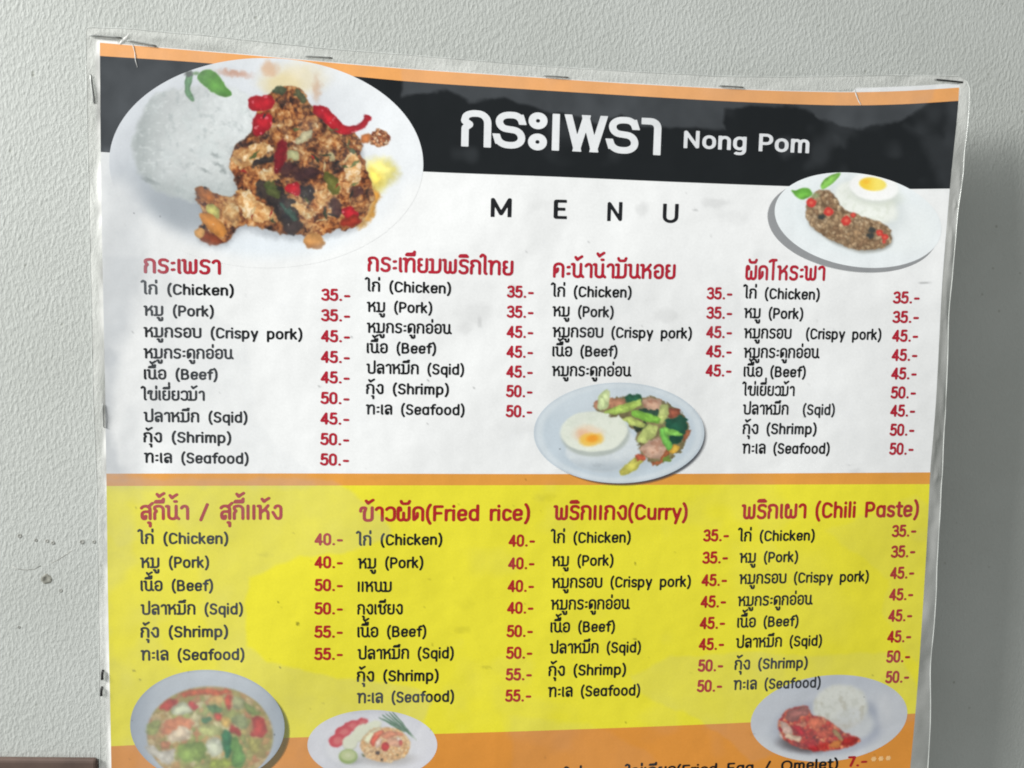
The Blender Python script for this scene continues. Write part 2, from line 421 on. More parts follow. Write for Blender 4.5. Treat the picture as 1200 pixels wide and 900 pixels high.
inner = [inner_of(x, y, k) for k, (x, y) in enumerate(outer)]
def dens(pts, n=8):
    p = np.array(pts, float); k = np.arange(len(p)); t = np.linspace(0, len(p) - 1, (len(p) - 1) * n + 1)
    return np.stack((np.interp(t, k, p[:, 0]), np.interp(t, k, p[:, 1])), 1)
A = dens(outer, 10); B = dens(inner, 10)
T = np.linspace(0, 1, 9)
FX = A[:, None, 0] * (1 - T) + (B[:, None, 0]) * T; FY = A[:, None, 1] * (1 - T) + B[:, None, 1] * T
FV = P(FX, FY, 0.0)
rip = (fbm(FX + 500, FY, 26, 31, 3) - 0.5) * 0.0022 * np.sin(np.pi * T)[None, :] + (fbm(FX, FY + 300, 60, 35, 2) - 0.5) * 0.003 * (1 - T)[None, :]
FV[..., 1] += rip
highlight_a = sstep(.45, .95, T)[None, :] * (FX < 140) * sstep(.25, .55, fbm(FX * .3, FY, 60, 88, 3)) * .75  # painted highlight strength, left side only
rip2 = np.abs(fbm(FX * 1.0 + 50, FY * .33 + 80, 11, 63, 2) - 0.5); FV[..., 1] -= (0.0012 * sstep(.10, .0, rip2)) * np.sin(np.pi * T)[None, :] * (FX > 1085) * (FY > 200) * (FY < 560)
film = link('laminate_border', grid_mesh('laminate_border', board_local(FV)), M_FILM, board)

# ------------------------------------------------------------------ lettering: single-stroke alphabets grown into rounded letters
GL = {}
def G(ch, adv, spec):
    strokes = []
    for s in spec.split(';'):
        s = s.strip(); closed = s.endswith('z'); s = s.rstrip('z ')
        pts = []
        for tok in s.split():
            v = [float(q) for q in tok.split(',')]
            pts.append((v[0], v[1], v[2] if len(v) > 2 else 0.2))
        strokes.append((pts, closed))
    GL[ch] = (adv, strokes)

# Thai letters (height 1)
G('ก', .92, "0,0 0,.46,.05 .13,.6,.03 0,.76,.05 0,1,.3 .6,1,.3 .6,0")
G('ค', .98, "0,0 0,1,.3 .66,1,.3 .66,0; 0,.26 .25,.42,.08 .25,.62")
G('ด', .96, ".27,.55 .27,.24,.1 .03,.02,.03 0,1,.3 .64,1,.3 .64,0")
G('ข', 1.02, "-.06,.72 -.02,1,.12 .32,1,.1 .2,.62,.06 .2,0,.2 .74,0,.2 .74,1")
G('ช', 1.0, "-.02,.78 0,1,.12 .24,1,.1 .18,.68,.06 .18,0,.2 .66,0,.2 .66,.6,.1 .54,.72,.03 .8,1.02")
G('ง', .86, ".14,.84 .2,1,.12 .56,1,.25 .56,0,.22 .26,0,.1 0,.5")
G('จ', .9, "0,.8 .05,1,.25 .6,1,.28 .6,0,.2 .3,0,.12 .26,.4")
G('ว', .8, "0,.84 .06,1,.2 .55,1,.3 .55,0,.3 .06,0,.2 0,.16")
G('ท', .96, "-.1,.98 .06,1,.06 .06,0; .06,.5 .2,1,.25 .64,1,.24 .64,0")
G('น', .96, "-.1,.98 .06,1,.06 .06,0,.26 .58,0,.22 .58,1; .56,.2 .76,0")
G('ม', .98, "-.08,.98 .1,1,.06 .1,.02; -.1,0 .64,0,.26 .64,1")
G('ห', .94, "-.1,.98 .06,1,.06 .06,0; .06,.46 .36,.7,.1 .6,1.02; .34,.66 .6,.62,.22 .6,0")
G('ผ', 1.06, ".18,.78 .16,1,.1 0,1,.12 0,0,.22 .38,0,.2 .38,.58; .38,.2 .38,0,.2 .76,0,.22 .76,1")
G('พ', 1.1, "-.1,.98 .04,1,.06 .04,0,.22 .4,0,.2 .4,.82; .4,.2 .4,0,.2 .78,0,.22 .78,1")
G('ย', .92, ".22,.98 .02,1,.12 .02,.58,.12 .2,.54; .2,.54 .02,.5,.1 .02,0,.24 .6,0,.24 .6,1")
G('ร', .84, ".56,.9 .48,1,.12 .04,1,.2 .04,.58,.2 .54,.5,.2 .54,0,.24 .04,0,.2 0,.14")
G('ล', .92, "0,.84 .06,1,.22 .6,1,.28 .6,0; .6,.56 .04,.56,.22 .04,0,.22 .3,0,.1 .3,.22")
G('ส', .92, "0,.84 .06,1,.22 .6,1,.28 .6,0; .6,.56 .04,.56,.22 .04,0,.22 .3,0,.1 .3,.22; .46,.92 .76,1.22")
G('อ', .9, "0,.76 .06,1,.25 .6,1,.3 .6,0,.3 .04,0,.3 .04,.5,.08 .26,.5")
G('บ', .96, "-.1,.98 .06,1,.06 .06,0,.22 .66,0,.22 .66,1")
G('ป', .96, "-.1,.98 .06,1,.06 .06,0,.22 .66,0,.22 .66,1.38")
G('เ', .40, ".04,1 .04,0 .1,0")
G('แ', .84, ".04,1 .04,0; .45,1 .45,0")
G('โ', .72, "-.12,1.38 .06,1.5,.05 .42,1.5; .2,1.5 .2,0")
G('ไ', .46, "-.26,1.34 -.14,1.5,.06 .06,1.36,.04 .06,0 .16,0")
G('า', .72, "0,.84 .04,1,.2 .42,1,.24 .42,0")
G('ะ', .46, ".04,.22 .16,.24; .04,.74 .16,.76")
# marks: x is measured from the right-hand stem of the letter they belong to
G('ิ', 0, "-.56,1.3 0,1.3; -.5,1.38 -.1,1.4")
G('ี', 0, "-.56,1.3 0,1.3,.02 .02,1.56; -.5,1.38 -.1,1.4")
G('ึ', 0, "-.56,1.3 0,1.3; -.5,1.38 -.1,1.4; -.06,1.5 .04,1.5")
G('ื', 0, "-.56,1.3 0,1.3,.02 .02,1.58; -.5,1.38 -.2,1.4; -.2,1.3 -.2,1.56")
G('ั', 0, "-.56,1.5 -.5,1.3,.1 -.06,1.3,.05 .02,1.5")
G('่', 0, "0,1.28 0,1.54")
G('้', 0, "-.42,1.54 -.28,1.32,.04 -.2,1.42,.04 .06,1.6")
G('ุ', 0, "-.12,-.3 0,-.3,.05 0,-.58")
G('ู', 0, "-.44,-.3 -.3,-.3,.04 -.3,-.6,.12 0,-.6,.12 0,-.28")
G('ํ', 0, "-.1,1.36 .02,1.36")
# Latin
def bowl(w=.52, h=.78): return f"0,0,.3 {w},0,.3 {w},{h},.3 0,{h},.3z"
G('C', .92, ".62,.86 .48,1.06,.2 0,1.06,.42 0,0,.42 .48,0,.2 .62,.2")
G('S', .86, ".54,.9 .46,1.06,.18 .02,1.06,.24 .02,.58,.22 .54,.5,.22 .54,0,.26 .04,0,.2 -.02,.18")
G('P', .86, "0,0 0,1.06; 0,1.06 .56,1.06,.28 .56,.46,.28 0,.46")
G('B', .92, "0,0 0,1.06,.05 .52,1.06,.25 .52,.56,.25 .04,.56; .3,.56 .58,.56,.26 .58,0,.27 0,0,.04 0,.3")
G('F', .80, "0,0 0,1.06,.04 .52,1.06; 0,.54 .44,.54")
G('E', .84, ".52,1.06 0,1.06,.04 0,0,.04 .54,0; 0,.54 .46,.54")
G('O', 1.16, "0,0,.45 .84,0,.45 .84,1.06,.45 0,1.06,.45z")
G('N', 1.0, "0,0 0,1.06,.03 .64,0,.03 .64,1.06")
G('M', 1.2, "0,0 0,1.06,.03 .42,.1,.03 .84,1.06,.03 .84,0")
G('U', 1.0, "0,1.06 0,0,.32 .64,0,.32 .64,1.06")
G('a', .84, bowl() + "; .52,.78 .52,0")
G('c', .72, ".46,.64 .36,.78,.16 0,.78,.3 0,0,.3 .36,0,.16 .46,.14")
G('d', .84, bowl() + "; .52,1.12 .52,0")
G('e', .80, "0,.4 .5,.4,.03 .5,.78,.26 0,.78,.3 0,0,.32 .38,0,.18 .48,.12")
G('f', .56, ".4,1.1 .14,1.1,.2 .14,0; -.04,.74 .34,.74")
G('g', .84, bowl() + "; .52,.78 .52,-.34,.26 .08,-.34,.1 .02,-.26")
G('h', .80, "0,1.12 0,0; 0,.42 .02,.78,.26 .48,.78,.26 .48,0")
G('i', .34, "0,.76 0,0; 0,1.06 0,1.1")
G('k', .76, "0,1.12 0,0; .42,.76 .02,.34; .16,.46 .46,0")
G('l', .34, "0,1.12 0,0")
G('m', 1.14, "0,.78 0,0; 0,.42 .02,.78,.22 .4,.78,.22 .4,0; .4,.42 .42,.78,.22 .8,.78,.22 .8,0")
G('n', .80, "0,.78 0,0; 0,.42 .02,.78,.26 .48,.78,.26 .48,0")
G('o', .86, "0,0,.32 .54,0,.32 .54,.78,.32 0,.78,.32z")
G('p', .84, bowl() + "; 0,.78 0,-.34")
G('q', .84, bowl() + "; .52,.78 .52,-.34")
G('r', .52, "0,.78 0,0; 0,.4 .04,.78,.22 .32,.77")
G('s', .70, ".42,.68 .34,.78,.12 0,.78,.2 0,.42,.18 .42,.36,.18 .42,0,.2 .04,0,.14 -.02,.12")
G('t', .56, ".12,1.04 .12,0,.16 .34,0; -.04,.76 .34,.76")
G('u', .80, "0,.78 0,0,.26 .48,0,.26 .48,.78; .48,.3 .48,0")
G('y', .76, "0,.78 .26,.02; .52,.78 .18,-.34")
G('(', .50, ".2,1.2 .0,.9,.3 .0,.06,.3 .2,-.26")
G(')', .50, "0,1.2 .2,.9,.3 .2,.06,.3 0,-.26")
G('/', .80, "0,-.1 .46,1.12")
G('0', .84, "0,0,.3 .54,0,.3 .54,1.06,.3 0,1.06,.3z")
G('3', .80, "0,.94 .08,1.06,.16 .5,1.06,.24 .5,.56,.22 .2,.56; .2,.56 .54,.56,.24 .54,0,.27 .06,0,.2 -.03,.14")
G('4', .86, ".44,0 .44,1.06,.02 -.02,.28,.02 .6,.28")
G('5', .82, ".5,1.06 .08,1.06,.03 .04,.54,.03 .2,.66,.1 .54,.66,.26 .54,0,.28 .06,0,.2 -.03,.14")
G('7', .78, "0,1.06 .54,1.06,.03 .18,0")
G('.', .50, ".06,.02 .09,.02")
G('-', .60, "0,.42 .36,.42")
G('*', .60, ".0,.2 .3,.2; .07,.05 .23,.35; .07,.35 .23,.05")
# shop name in the header: plain grotesque capitals with square ends
GL['H_พ'] = (1.26, [([(0, 1, 0), (.25, 0, 0)], False), ([(.25, 0, 0), (.5, 1, 0)], False), ([(.5, 1, 0), (.75, 0, 0)], False), ([(.75, 0, 0), (1.0, 1, 0)], False)])
GL['H_ะ'] = (.66, [([(0, -.02, .2), (.34, -.02, .2), (.34, .32, .2), (0, .32, .2)], True), ([(0, .68, .2), (.34, .68, .2), (.34, 1.02, .2), (0, 1.02, .2)], True)])
GL['H_เ'] = (.42, [([(.04, 1, 0), (.04, 0, 0)], False)])
GL['H_า'] = (.60, [([(-.12, 1, 0), (.36, 1, .22), (.36, 0, 0)], False)])
GL['H_ร'] = (.98, [([(.68, .80, 0), (.62, 1, .2), (.02, 1, .3), (.02, .56, .22), (.68, .48, .24), (.68, 0, .3), (0, 0, .3), (-.04, .26, 0)], False)])
GL['H_ก'] = (.98, [([(0, 0, 0), (0, .52, .03), (.14, .63, .03), (-.02, .74, .03), (.04, 1, .25), (.66, 1, .32), (.66, 0, 0)], False)])

def rounded(pts, closed):
    P0 = [np.array(p[:2]) for p in pts]; R = [p[2] for p in pts]; n = len(pts); out = []
    for i in range(n):
        if not closed and i in (0, n - 1):
            out.append(P0[i]); continue
        a, b, c = P0[i - 1], P0[i], P0[(i + 1) % n]
        la = np.linalg.norm(a - b); lc = np.linalg.norm(c - b)
        ra = min(R[i], la * (0.5 if (closed or i - 1 > 0) else 1.0)); rc = min(R[i], lc * (0.5 if (closed or i + 1 < n - 1) else 1.0))
        if R[i] < 0.005: out.append(b); continue
        s = b + (a - b) / la * ra; e = b + (c - b) / lc * rc
        for t in np.linspace(0, 1, 7):
            k = 0.78                                      # cubic corner close to an arc
            q1 = s + (b - s) * 0.58; q2 = e + (b - e) * 0.58
            out.append((1-t)**3 * s + 3*(1-t)**2*t * q1 + 3*(1-t)*t*t * q2 + t**3 * e)
    if closed: out.append(out[0])
    keep = [out[0]]
    for q in out[1:]:
        if np.linalg.norm(q - keep[-1]) > 1e-4: keep.append(q)
    return np.array(keep)

_cache = {}
def glyph_shape(ch, w, cell, butt):
    key = (ch, w, cell, butt)
    if key in _cache: return _cache[key]
    polys = [(rounded(p, c), c) for p, c in GL[ch][1]]
    allp = np.concatenate([p for p, c in polys])
    lo = allp.min(0) - w - cell; hi = allp.max(0) + w + cell
    gx = np.arange(lo[0], hi[0] + cell, cell); gy = np.arange(lo[1], hi[1] + cell, cell)
    X, Y = np.meshgrid(gx, gy); D = np.full(X.shape, 9.0)
    for p, closed in polys:
        d = np.full(X.shape, 9.0)
        for i in range(len(p) - 1):
            a = p[i]; e = p[i + 1] - a; l2 = e @ e
            if l2 < 1e-10: continue
            t = np.clip(((X - a[0]) * e[0] + (Y - a[1]) * e[1]) / l2, 0, 1)
            d = np.minimum(d, np.hypot(X - a[0] - t * e[0], Y - a[1] - t * e[1]))
        d = d - w / 2
        if butt and not closed:
            for end, prev in ((p[0], p[1]), (p[-1], p[-2])):
                u = (end - prev) / np.linalg.norm(end - prev)
                s = (X - end[0]) * u[0] + (Y - end[1]) * u[1]
                across = np.abs((X - end[0]) * u[1] - (Y - end[1]) * u[0])
                if abs(u[1]) > 0.85:                      # uprights end square on the lines the round letters touch
                    cut = (Y - end[1]) * math.copysign(1, u[1]) - w / 2
                    d = np.minimum(d, np.maximum(np.maximum(across - w / 2, cut), -s - w))
                    d = np.where((across < w * .62) & (s > -w * .4) & (s < w * .75), np.maximum(d, cut), d)
                else:
                    d = np.where((across < w * .75) & (s > -w * .5) & (s < w), np.maximum(d, s), d)
        D = np.minimum(D, d)
    ny, nx = X.shape; vid = {}; verts = []; faces = []
    def corner(j, i):
        k = ('c', j, i)
        if k not in vid: vid[k] = len(verts); verts.append((gx[i], gy[j]))
        return vid[k]
    def edge(j0, i0, j1, i1):
        k = ('e',) + ((j0, i0, j1, i1) if (j0, i0) < (j1, i1) else (j1, i1, j0, i0))
        if k not in vid:
            a, b = D[j0, i0], D[j1, i1]; t = a / (a - b)
            vid[k] = len(verts); verts.append((gx[i0] + (gx[i1] - gx[i0]) * t, gy[j0] + (gy[j1] - gy[j0]) * t))
        return vid[k]
    ins = D < 0
    cells = np.argwhere(ins[:-1, :-1] | ins[1:, :-1] | ins[:-1, 1:] | ins[1:, 1:])
    for j, i in cells:
        cs = [(j, i), (j, i + 1), (j + 1, i + 1), (j + 1, i)]; f = []
        for k in range(4):
            c0 = cs[k]; c1 = cs[(k + 1) % 4]
            if ins[c0]: f.append(corner(*c0))
            if ins[c0] != ins[c1]: f.append(edge(*c0, *c1))
        if len(f) >= 3: faces.append(f)
    _cache[key] = (np.array(verts), faces)
    return _cache[key]

ABOVE = set('ิีึืั'); TONE = set('่้'); BELOW = set('ุู')
STEM = {'ก': .6, 'ค': .66, 'ด': .64, 'ข': .74, 'ช': .66, 'ง': .56, 'จ': .6, 'ว': .55, 'ท': .64, 'น': .58, 'ม': .64, 'ห': .6, 'ผ': .76, 'พ': .78,
        'ย': .6, 'ร': .54, 'ล': .6, 'ส': .6, 'อ': .6, 'บ': .66, 'ป': .66}
def layout(text, header=False, space=0.62, track=0.0):
    x = 0.0; out = []; base = 0.0; stem = 0.5; up = False; prev = ''
    i = 0
    while i < len(text):
        ch = text[i]
        if ch == ' ': x += space; i += 1; continue
        if ch == 'ำ':
            out.append(('ํ', base + stem, 0.0))
            if out and prev in TONE: pass
            out.append(('า', x, 0)); x += GL['า'][0]; i += 1; continue
        if ch in ABOVE or ch in BELOW or ch in TONE:
            dy = 0.0
            if ch in TONE:
                nxt = text[i + 1] if i + 1 < len(text) else ''
                if up: dy = 0.40
                if nxt == 'ำ': dy = 0.30
            if ch in ABOVE: up = True
            out.append((ch, base + stem, dy)); prev = ch; i += 1; continue
        key = ('H_' + ch) if header and ('H_' + ch) in GL else ch
        base = x; stem = STEM.get(ch, .5); up = False; prev = ch
        out.append((key, x, 0.0)); x += GL[key][0] + track; i += 1
    return out

def up_dir(px):
    return 0.017 - (px - 117) / 1007.0 * 0.0853    # dx per dy of the sheet's uprights there

def text_part(name, text, x0, y0, x1, y1, unit, w, color, parent, lift=0.00007, cell=None, butt=0, header=False, space=0.62, label=None, track=0.0):
    """lettering whose inked width runs from x0 to x1 along the baseline (x0,y0)-(x1,y1); unit = size of one letter height"""
    cell = cell or 0.075
    vs = []; fs = []; n = 0
    for ch, ox, oy in layout(text, header, space, track):
        v, f = glyph_shape(ch, w, cell, butt)
        vs.append(v + np.array((ox, oy))); fs.extend([[i + n for i in q] for q in f]); n += len(v)
    V = np.concatenate(vs)
    lo, hi = V[:, 0].min(), V[:, 0].max()
    t = (V[:, 0] - lo) / (hi - lo)
    bx = x0 + (x1 - x0) * t; by = y0 + (y1 - y0) * t
    h = (V[:, 1] + w / 2) * unit
    px = bx - up_dir(bx) * h; py = by - h
    me = raw_mesh(name, board_local(P(px, py, lift)), fs)
    mott = 1.0 + (0.05 if min(color) > 150 else 0.25) * (fbm(px, py, 3.0, 77, 2) - 0.45)
    paint(me, s2l(color)[None, :] * mott[:, None], haze_shade(px, py))
    o = link(name, me, M_PRINT, parent)
    if label: o['label'] = label
    return o

RED = (176, 26, 48); INK = (14, 16, 19); RED2 = (172, 30, 32)
def section(heading, rows, prices, unit=9.6, col=RED):
    txt, x0, y0, x1, y1 = heading
    h = text_part('section_heading', txt, x0, y0, x1, y1, 14.9, 0.225, col, board, cell=0.06, label='red Thai section heading')
    for (t, a, b, c, d) in rows:
        text_part('dish_name', t, a, b, c, d, unit * 1.06, 0.225, INK, h, space=0.8)
    for (t, a, b, c, d) in prices:
        text_part('price', t, a, b, c, d, 11.2, 0.25, col, h)
def prices(vals, xa, xb, xa2, xb2, ys, slope=0.0):
    n = len(vals); out = []
    for i, (v, y) in enumerate(zip(vals, ys)):
        t = i / (n - 1)
        a = xa + (xa2 - xa) * t; b = xb + (xb2 - xb) * t
        out.append((v + '.-', a, y, b, y + slope * (b - a)))
    return out

CH, PO, CP, SB, BF, CE, SQ, SH, SE = ('ไก่ (Chicken)', 'หมู (Pork)', 'หมูกรอบ (Crispy pork)', 'หมูกระดูกอ่อน', 'เนื้อ (Beef)', 'ไข่เยี่ยวม้า',
                                     'ปลาหมึก (Sqid)', 'กุ้ง (Shrimp)', 'ทะเล (Seafood)')
section(('กระเพรา', 168.4, 320.4, 259, 322.2),
        [(CH, 164.6, 345, 274, 347), (PO, 168, 370.2, 250.6, 371.5), (CP, 168, 395.3, 354.3, 398.4), (SB, 168, 420.2, 274, 421.2), (BF, 168.5, 444.8, 255, 445.5),
         (CE, 164.6, 469.3, 240, 470), (SQ, 168, 494.7, 290, 495.8), (SH, 168, 518.6, 271, 519.6), (SE, 168.5, 542.6, 291.3, 544)],
        prices(['35', '35', '45', '45', '45', '50', '45', '50', '50'], 376.2, 410.5, 374.8, 409, [352.6, 376.6, 401, 425.4, 449.3, 473.6, 497.6, 521.7, 545.6], .02))
section(('กระเทียมพริกไทย', 430.6, 318.4, 601.5, 323.4),
        [(CH, 427, 341.7, 528.5, 344.6), (PO, 429.5, 365.7, 506.5, 367.6), (SB, 429.5, 390.2, 529.6, 391.9), (BF, 429.5, 414.1, 511, 415), (SQ, 429, 438.2, 543.8, 439.7),
         (SH, 428.8, 462, 526, 463), (SE, 428.4, 486, 544.3, 487)],
        prices(['35', '35', '45', '45', '45', '50', '50'], 593.8, 625.4, 592.4, 623.6, [349, 372.5, 396, 419.3, 442.6, 465.5, 489], .02))
section(('คะน้าน้ำมันหอย', 647.7, 325.6, 791.4, 327.6),
        [(CH, 644.8, 348, 740, 349.2), (PO, 647, 371, 719, 372.4), (CP, 647, 395.4, 810.6, 397.2), (BF, 647, 418, 723.4, 418.3), (SB, 646.3, 441, 740, 441.5)],
        prices(['35', '35', '45', '45', '45'], 827.8, 858, 826.4, 857, [351, 373.8, 396.4, 419, 441.4], .01))
section(('ผัดโหระพา', 873, 328.5, 966.7, 329.4),
        [(CH, 870, 350, 960.4, 351.8), (PO, 871.3, 373, 941, 374.4), ('หมูกรอบ  (Crispy pork)', 871.3, 396.7, 1032.5, 398.8), (SB, 871, 419.6, 960.4, 420.2), (BF, 871, 441.7, 944, 442.6),
         (CE, 869, 464, 931, 464.5), ('ปลาหมึก  (Sqid)', 870, 486, 978, 486.8), (SH, 870, 509, 956.7, 509.3), (SE, 869.2, 532, 972, 532.2)],
        prices(['35', '35', '45', '45', '45', '50', '45', '50', '50'], 1046, 1077.4, 1041.6, 1070.2, [356, 378.8, 400.8, 423.3, 445, 467.3, 488.6, 511, 533.3], 0))
section(('สุกี้น้ำ / สุกี้แห้ง', 164, 609.7, 331, 609.3),
        [(CH, 160.8, 637.8, 267.5, 637.8), (PO, 164, 666, 245, 665.8), (BF, 164.6, 693, 249.7, 693), (SQ, 164.6, 720.8, 284.7, 720.4), (SH, 164.6, 747.7, 267.3, 746.8), (SE, 164.6, 774.5, 286.4, 773.7)],
        prices(['40', '40', '50', '50', '55', '55'], 368.3, 401.8, 368.0, 401.7, [639.3, 666.2, 693, 720.4, 747.7, 773.7], 0), 10.0, RED2)
section(('ข้าวผัด(Fried rice)', 420.5, 611.6, 621, 610.7),
        [(CH, 416.7, 639.8, 518.3, 638.8), (PO, 419, 666.8, 496, 665.9), ('แหนม', 419, 694, 459, 694), ('กุงเชียง', 418.6, 720.5, 472, 720.3), (BF, 418.6, 747.3, 499.5, 746.6), (SQ, 418.6, 773.2, 531.7, 771.9),
         (SH, 418, 799.3, 514, 798.3), (SE, 418, 824.6, 532, 822.7)],
        prices(['40', '40', '40', '40', '50', '50', '55', '55'], 595.6, 626.8, 591.6, 622.4, [641, 667.6, 694.2, 719.7, 747, 772.5, 797.8, 822.7], -.01), 9.9, RED2)
section(('พริกแกง(Curry)', 648, 609.9, 805.5, 609.6),
        [(CH, 644.7, 637, 739, 636.2), (PO, 646, 664, 718.8, 663.2), (CP, 646, 689.6, 809.4, 688), (SB, 645, 715, 738.3, 714.2), (BF, 644.7, 741.6, 720.5, 740.7), (SQ, 643.8, 766.4, 750.9, 765),
         (SH, 642.5, 792.7, 733.5, 791), (SE, 641.7, 817.4, 750, 815.3)],
        prices(['35', '35', '45', '45', '45', '45', '50', '50'], 823.7, 854, 816.3, 846, [635, 661, 687.4, 712.6, 737.7, 762.4, 787.5, 811.4], -.02), 9.7, RED2)
section(('พริกเผา (Chili Paste)', 868.3, 608.9, 1076.3, 606),
        [(CH, 864, 635, 954.5, 633.7), (PO, 866, 660, 935, 658.8), (CP, 865.7, 684.9, 1017.8, 681.8), (SB, 864, 710.8, 952.4, 708.8), (BF, 863.5, 736, 935.5, 734), (SQ, 861.8, 759.8, 963, 757),
         (SH, 860.5, 785.4, 946.3, 782.8), (SE, 859, 809, 961.5, 806)],
        prices(['35', '35', '45', '45', '45', '45', '50', '50'], 1044.7, 1073.4, 1037, 1065, [629.8, 654, 679, 704.3, 729, 753.6, 777, 801], -.03), 9.4, RED2)

foot = text_part('footer_line', 'ไข่ดาว  ไข่เจียว(Fried Egg / Omelet)', 660, 914.6, 982, 901.0, 9.8, 0.215, INK, board, space=0.8, label='black line of small text at the foot')
text_part('price', '7.-', 993, 898.9, 1016, 897.9, 9.6, 0.26, RED2, foot)
text_part('star_marks', '***', 1020.5, 893.0, 1044, 891.6, 12.0, 0.16, (236, 190, 130), foot, cell=0.05)

title = text_part('shop_name', 'กระเพรา', 539.8, 171.4, 773.9, 182.0, 35.4, 0.215, (226, 228, 231), board, cell=0.02, butt=2, header=True, label='large white Thai shop name on the black header')
text_part('shop_name', 'Nong Pom', 801, 173.4, 948, 179.6, 16.4, 0.20, (222, 224, 228), board, cell=0.04, butt=2, space=0.55, label='white Latin lettering on the black header')
menu_word = text_part('menu_word', 'M', 574.8, 254.2, 599.3, 254.6, 18.0, 0.20, (22, 24, 28), board, cell=0.04, butt=2, label='black widely spaced capitals under the header')
for ch, a, y, b in (('E', 648.5, 256.6, 664.2), ('N', 711.3, 259.2, 728.8), ('U', 776.2, 261.4, 794.6)):
    text_part('letter', ch, a, y - .2, b, y + .2, 18.0, 0.20, (22, 24, 28), menu_word, cell=0.04, butt=2)

# ------------------------------------------------------------------ printed dish pictures
class Pic:
    """a printed picture on an elliptical patch of the sheet; colours are the ink's own"""
    def __init__(s, cx, cy, rx, ry, rot=0.0, step=0.9, base=(220, 224, 228), clip=None):
        nx = int(2 * rx / step); ny = int(2 * ry / step)
        U, Vv = np.meshgrid(np.linspace(-1, 1, nx), np.linspace(-1, 1, ny))
        a = U * np.sqrt(1 - Vv * Vv / 2) * rx; b = Vv * np.sqrt(1 - U * U / 2) * ry
        c, q = math.cos(rot), math.sin(rot)
        s.X = cx + a * c - b * q; s.Y = cy + a * q + b * c
        if clip: s.X, s.Y = clip(s.X, s.Y)
        s.r = np.hypot(a / rx, b / ry)
        s.C = np.empty(s.X.shape + (3,)); s.C[:] = base
    def warp(s, amt, scale, seed):
        return (s.X + amt * 2 * (fbm(s.X, s.Y, scale, seed, 3) - .5), s.Y + amt * 2 * (fbm(s.X, s.Y, scale, seed + 50, 3) - .5))
    def put(s, m, col):
        col = np.asarray(col, float); s.C = s.C * (1 - m[..., None]) + col * m[..., None]
    def ell(s, cx, cy, rx, ry, col, rot=0.0, soft=1.2, amt=1.0, wob=0.0, seed=1):
        x, y = s.warp(wob, max(3, min(rx, ry)), seed) if wob else (s.X, s.Y)
        c, q = math.cos(rot), math.sin(rot); dx, dy = x - cx, y - cy
        d = (np.hypot((dx * c + dy * q) / rx, (-dx * q + dy * c) / ry) - 1) * min(rx, ry)
        m_ = amt * sstep(soft, -soft, d); s.put(m_, col); return m_
    def poly(s, pts, col, soft=1.0, amt=1.0, wob=0.0, seed=1, scale=6, mod=1.0, rnd=.22):
        x, y = s.warp(wob, scale, seed) if wob else (s.X, s.Y)
        q = np.asarray(pts, float)
        for _ in range(2):                                                  # round the corners
            nx_ = np.roll(q, -1, 0); q = np.stack((q * (1 - rnd) + nx_ * rnd, q * rnd + nx_ * (1 - rnd)), 1).reshape(-1, 2)
        d = poly_sd(x, y, q); m_ = amt * sstep(soft, -soft, d)
        size = max(2.0, -float(d.min()))
        k = 1 + mod * (0.20 * (sstep(0, -size, d) - .6) + 0.42 * (fbm(s.X, s.Y, max(2.5, size * 1.1), seed + 7, 3) - .5))
        s.put(m_, np.asarray(col, float) * k[..., None]); return m_
    def clumps(s, m, pal, cell, seed, depth=0.45, edge=(60, 42, 34)):
        pal = np.asarray(pal, float); out = None
        for k, (cl, cover) in enumerate(((cell * 1.25, -1.0), (cell, .42), (cell * .72, .56))):   # lumps lying over lumps
            x, y = s.warp(cl * .45, cl * .9, seed + 13 * k)
            b, s2, idn = worley(x, y, cl, seed + 29 * k)
            col = pal[np.clip((idn * 7919 % 1 * len(pal)).astype(int), 0, len(pal) - 1)]
            b2, _, _ = worley(x + cl * .16, y + cl * .22, cl, seed + 29 * k)
            dome = 1.10 - .42 * b ** 2 + .42 * (b - b2)                     # the printed lump's own modelling
            col = col * (dome * (0.80 + 0.40 * fbm(x, y, cl * .4, seed + 3 + k, 3)))[..., None]
            rim = sstep(0.80, 0.35, b) * sstep(0.02, .22, s2 - b)
            col = col * (1 - depth * (1 - rim))[..., None] + np.asarray(edge, float) * (depth * (1 - rim))[..., None]
            if out is None: out = col
            else:
                a = sstep(.78, .60, b) * (idn > cover); out = out * (1 - a[..., None]) + col * a[..., None]
        s.put(m, np.clip(out, 0, 255))
    def blur(s, n):
        for _ in range(n):
            c = s.C.copy(); c[1:-1] = (s.C[:-2] + 2 * s.C[1:-1] + s.C[2:]) / 4
            d = c.copy(); d[:, 1:-1] = (c[:, :-2] + 2 * c[:, 1:-1] + c[:, 2:]) / 4
            s.C = d
    def grain(s, amp, scale, seed):
        s.C = s.C * (1 + amp * (fbm(s.X, s.Y, scale, seed, 3) - .5))[..., None]
    def done(s, name, label, lift=0.00004, parent=board, blur=1):
        s.blur(blur)
        me = grid_mesh(name, board_local(P(s.X, s.Y, lift)))
        c = s2l(np.clip(s.C, 0, 246)) * dirt(s.X, s.Y)[..., None]
        paint(me, c.reshape(-1, 3), haze_shade(s.X, s.Y).ravel())
        o = link(name, me, M_PRINT, parent); o['label'] = label
        return o
def Z(pts, sc, ox, oy): return [(ox + x / sc, oy + y / sc) for x, y in pts]
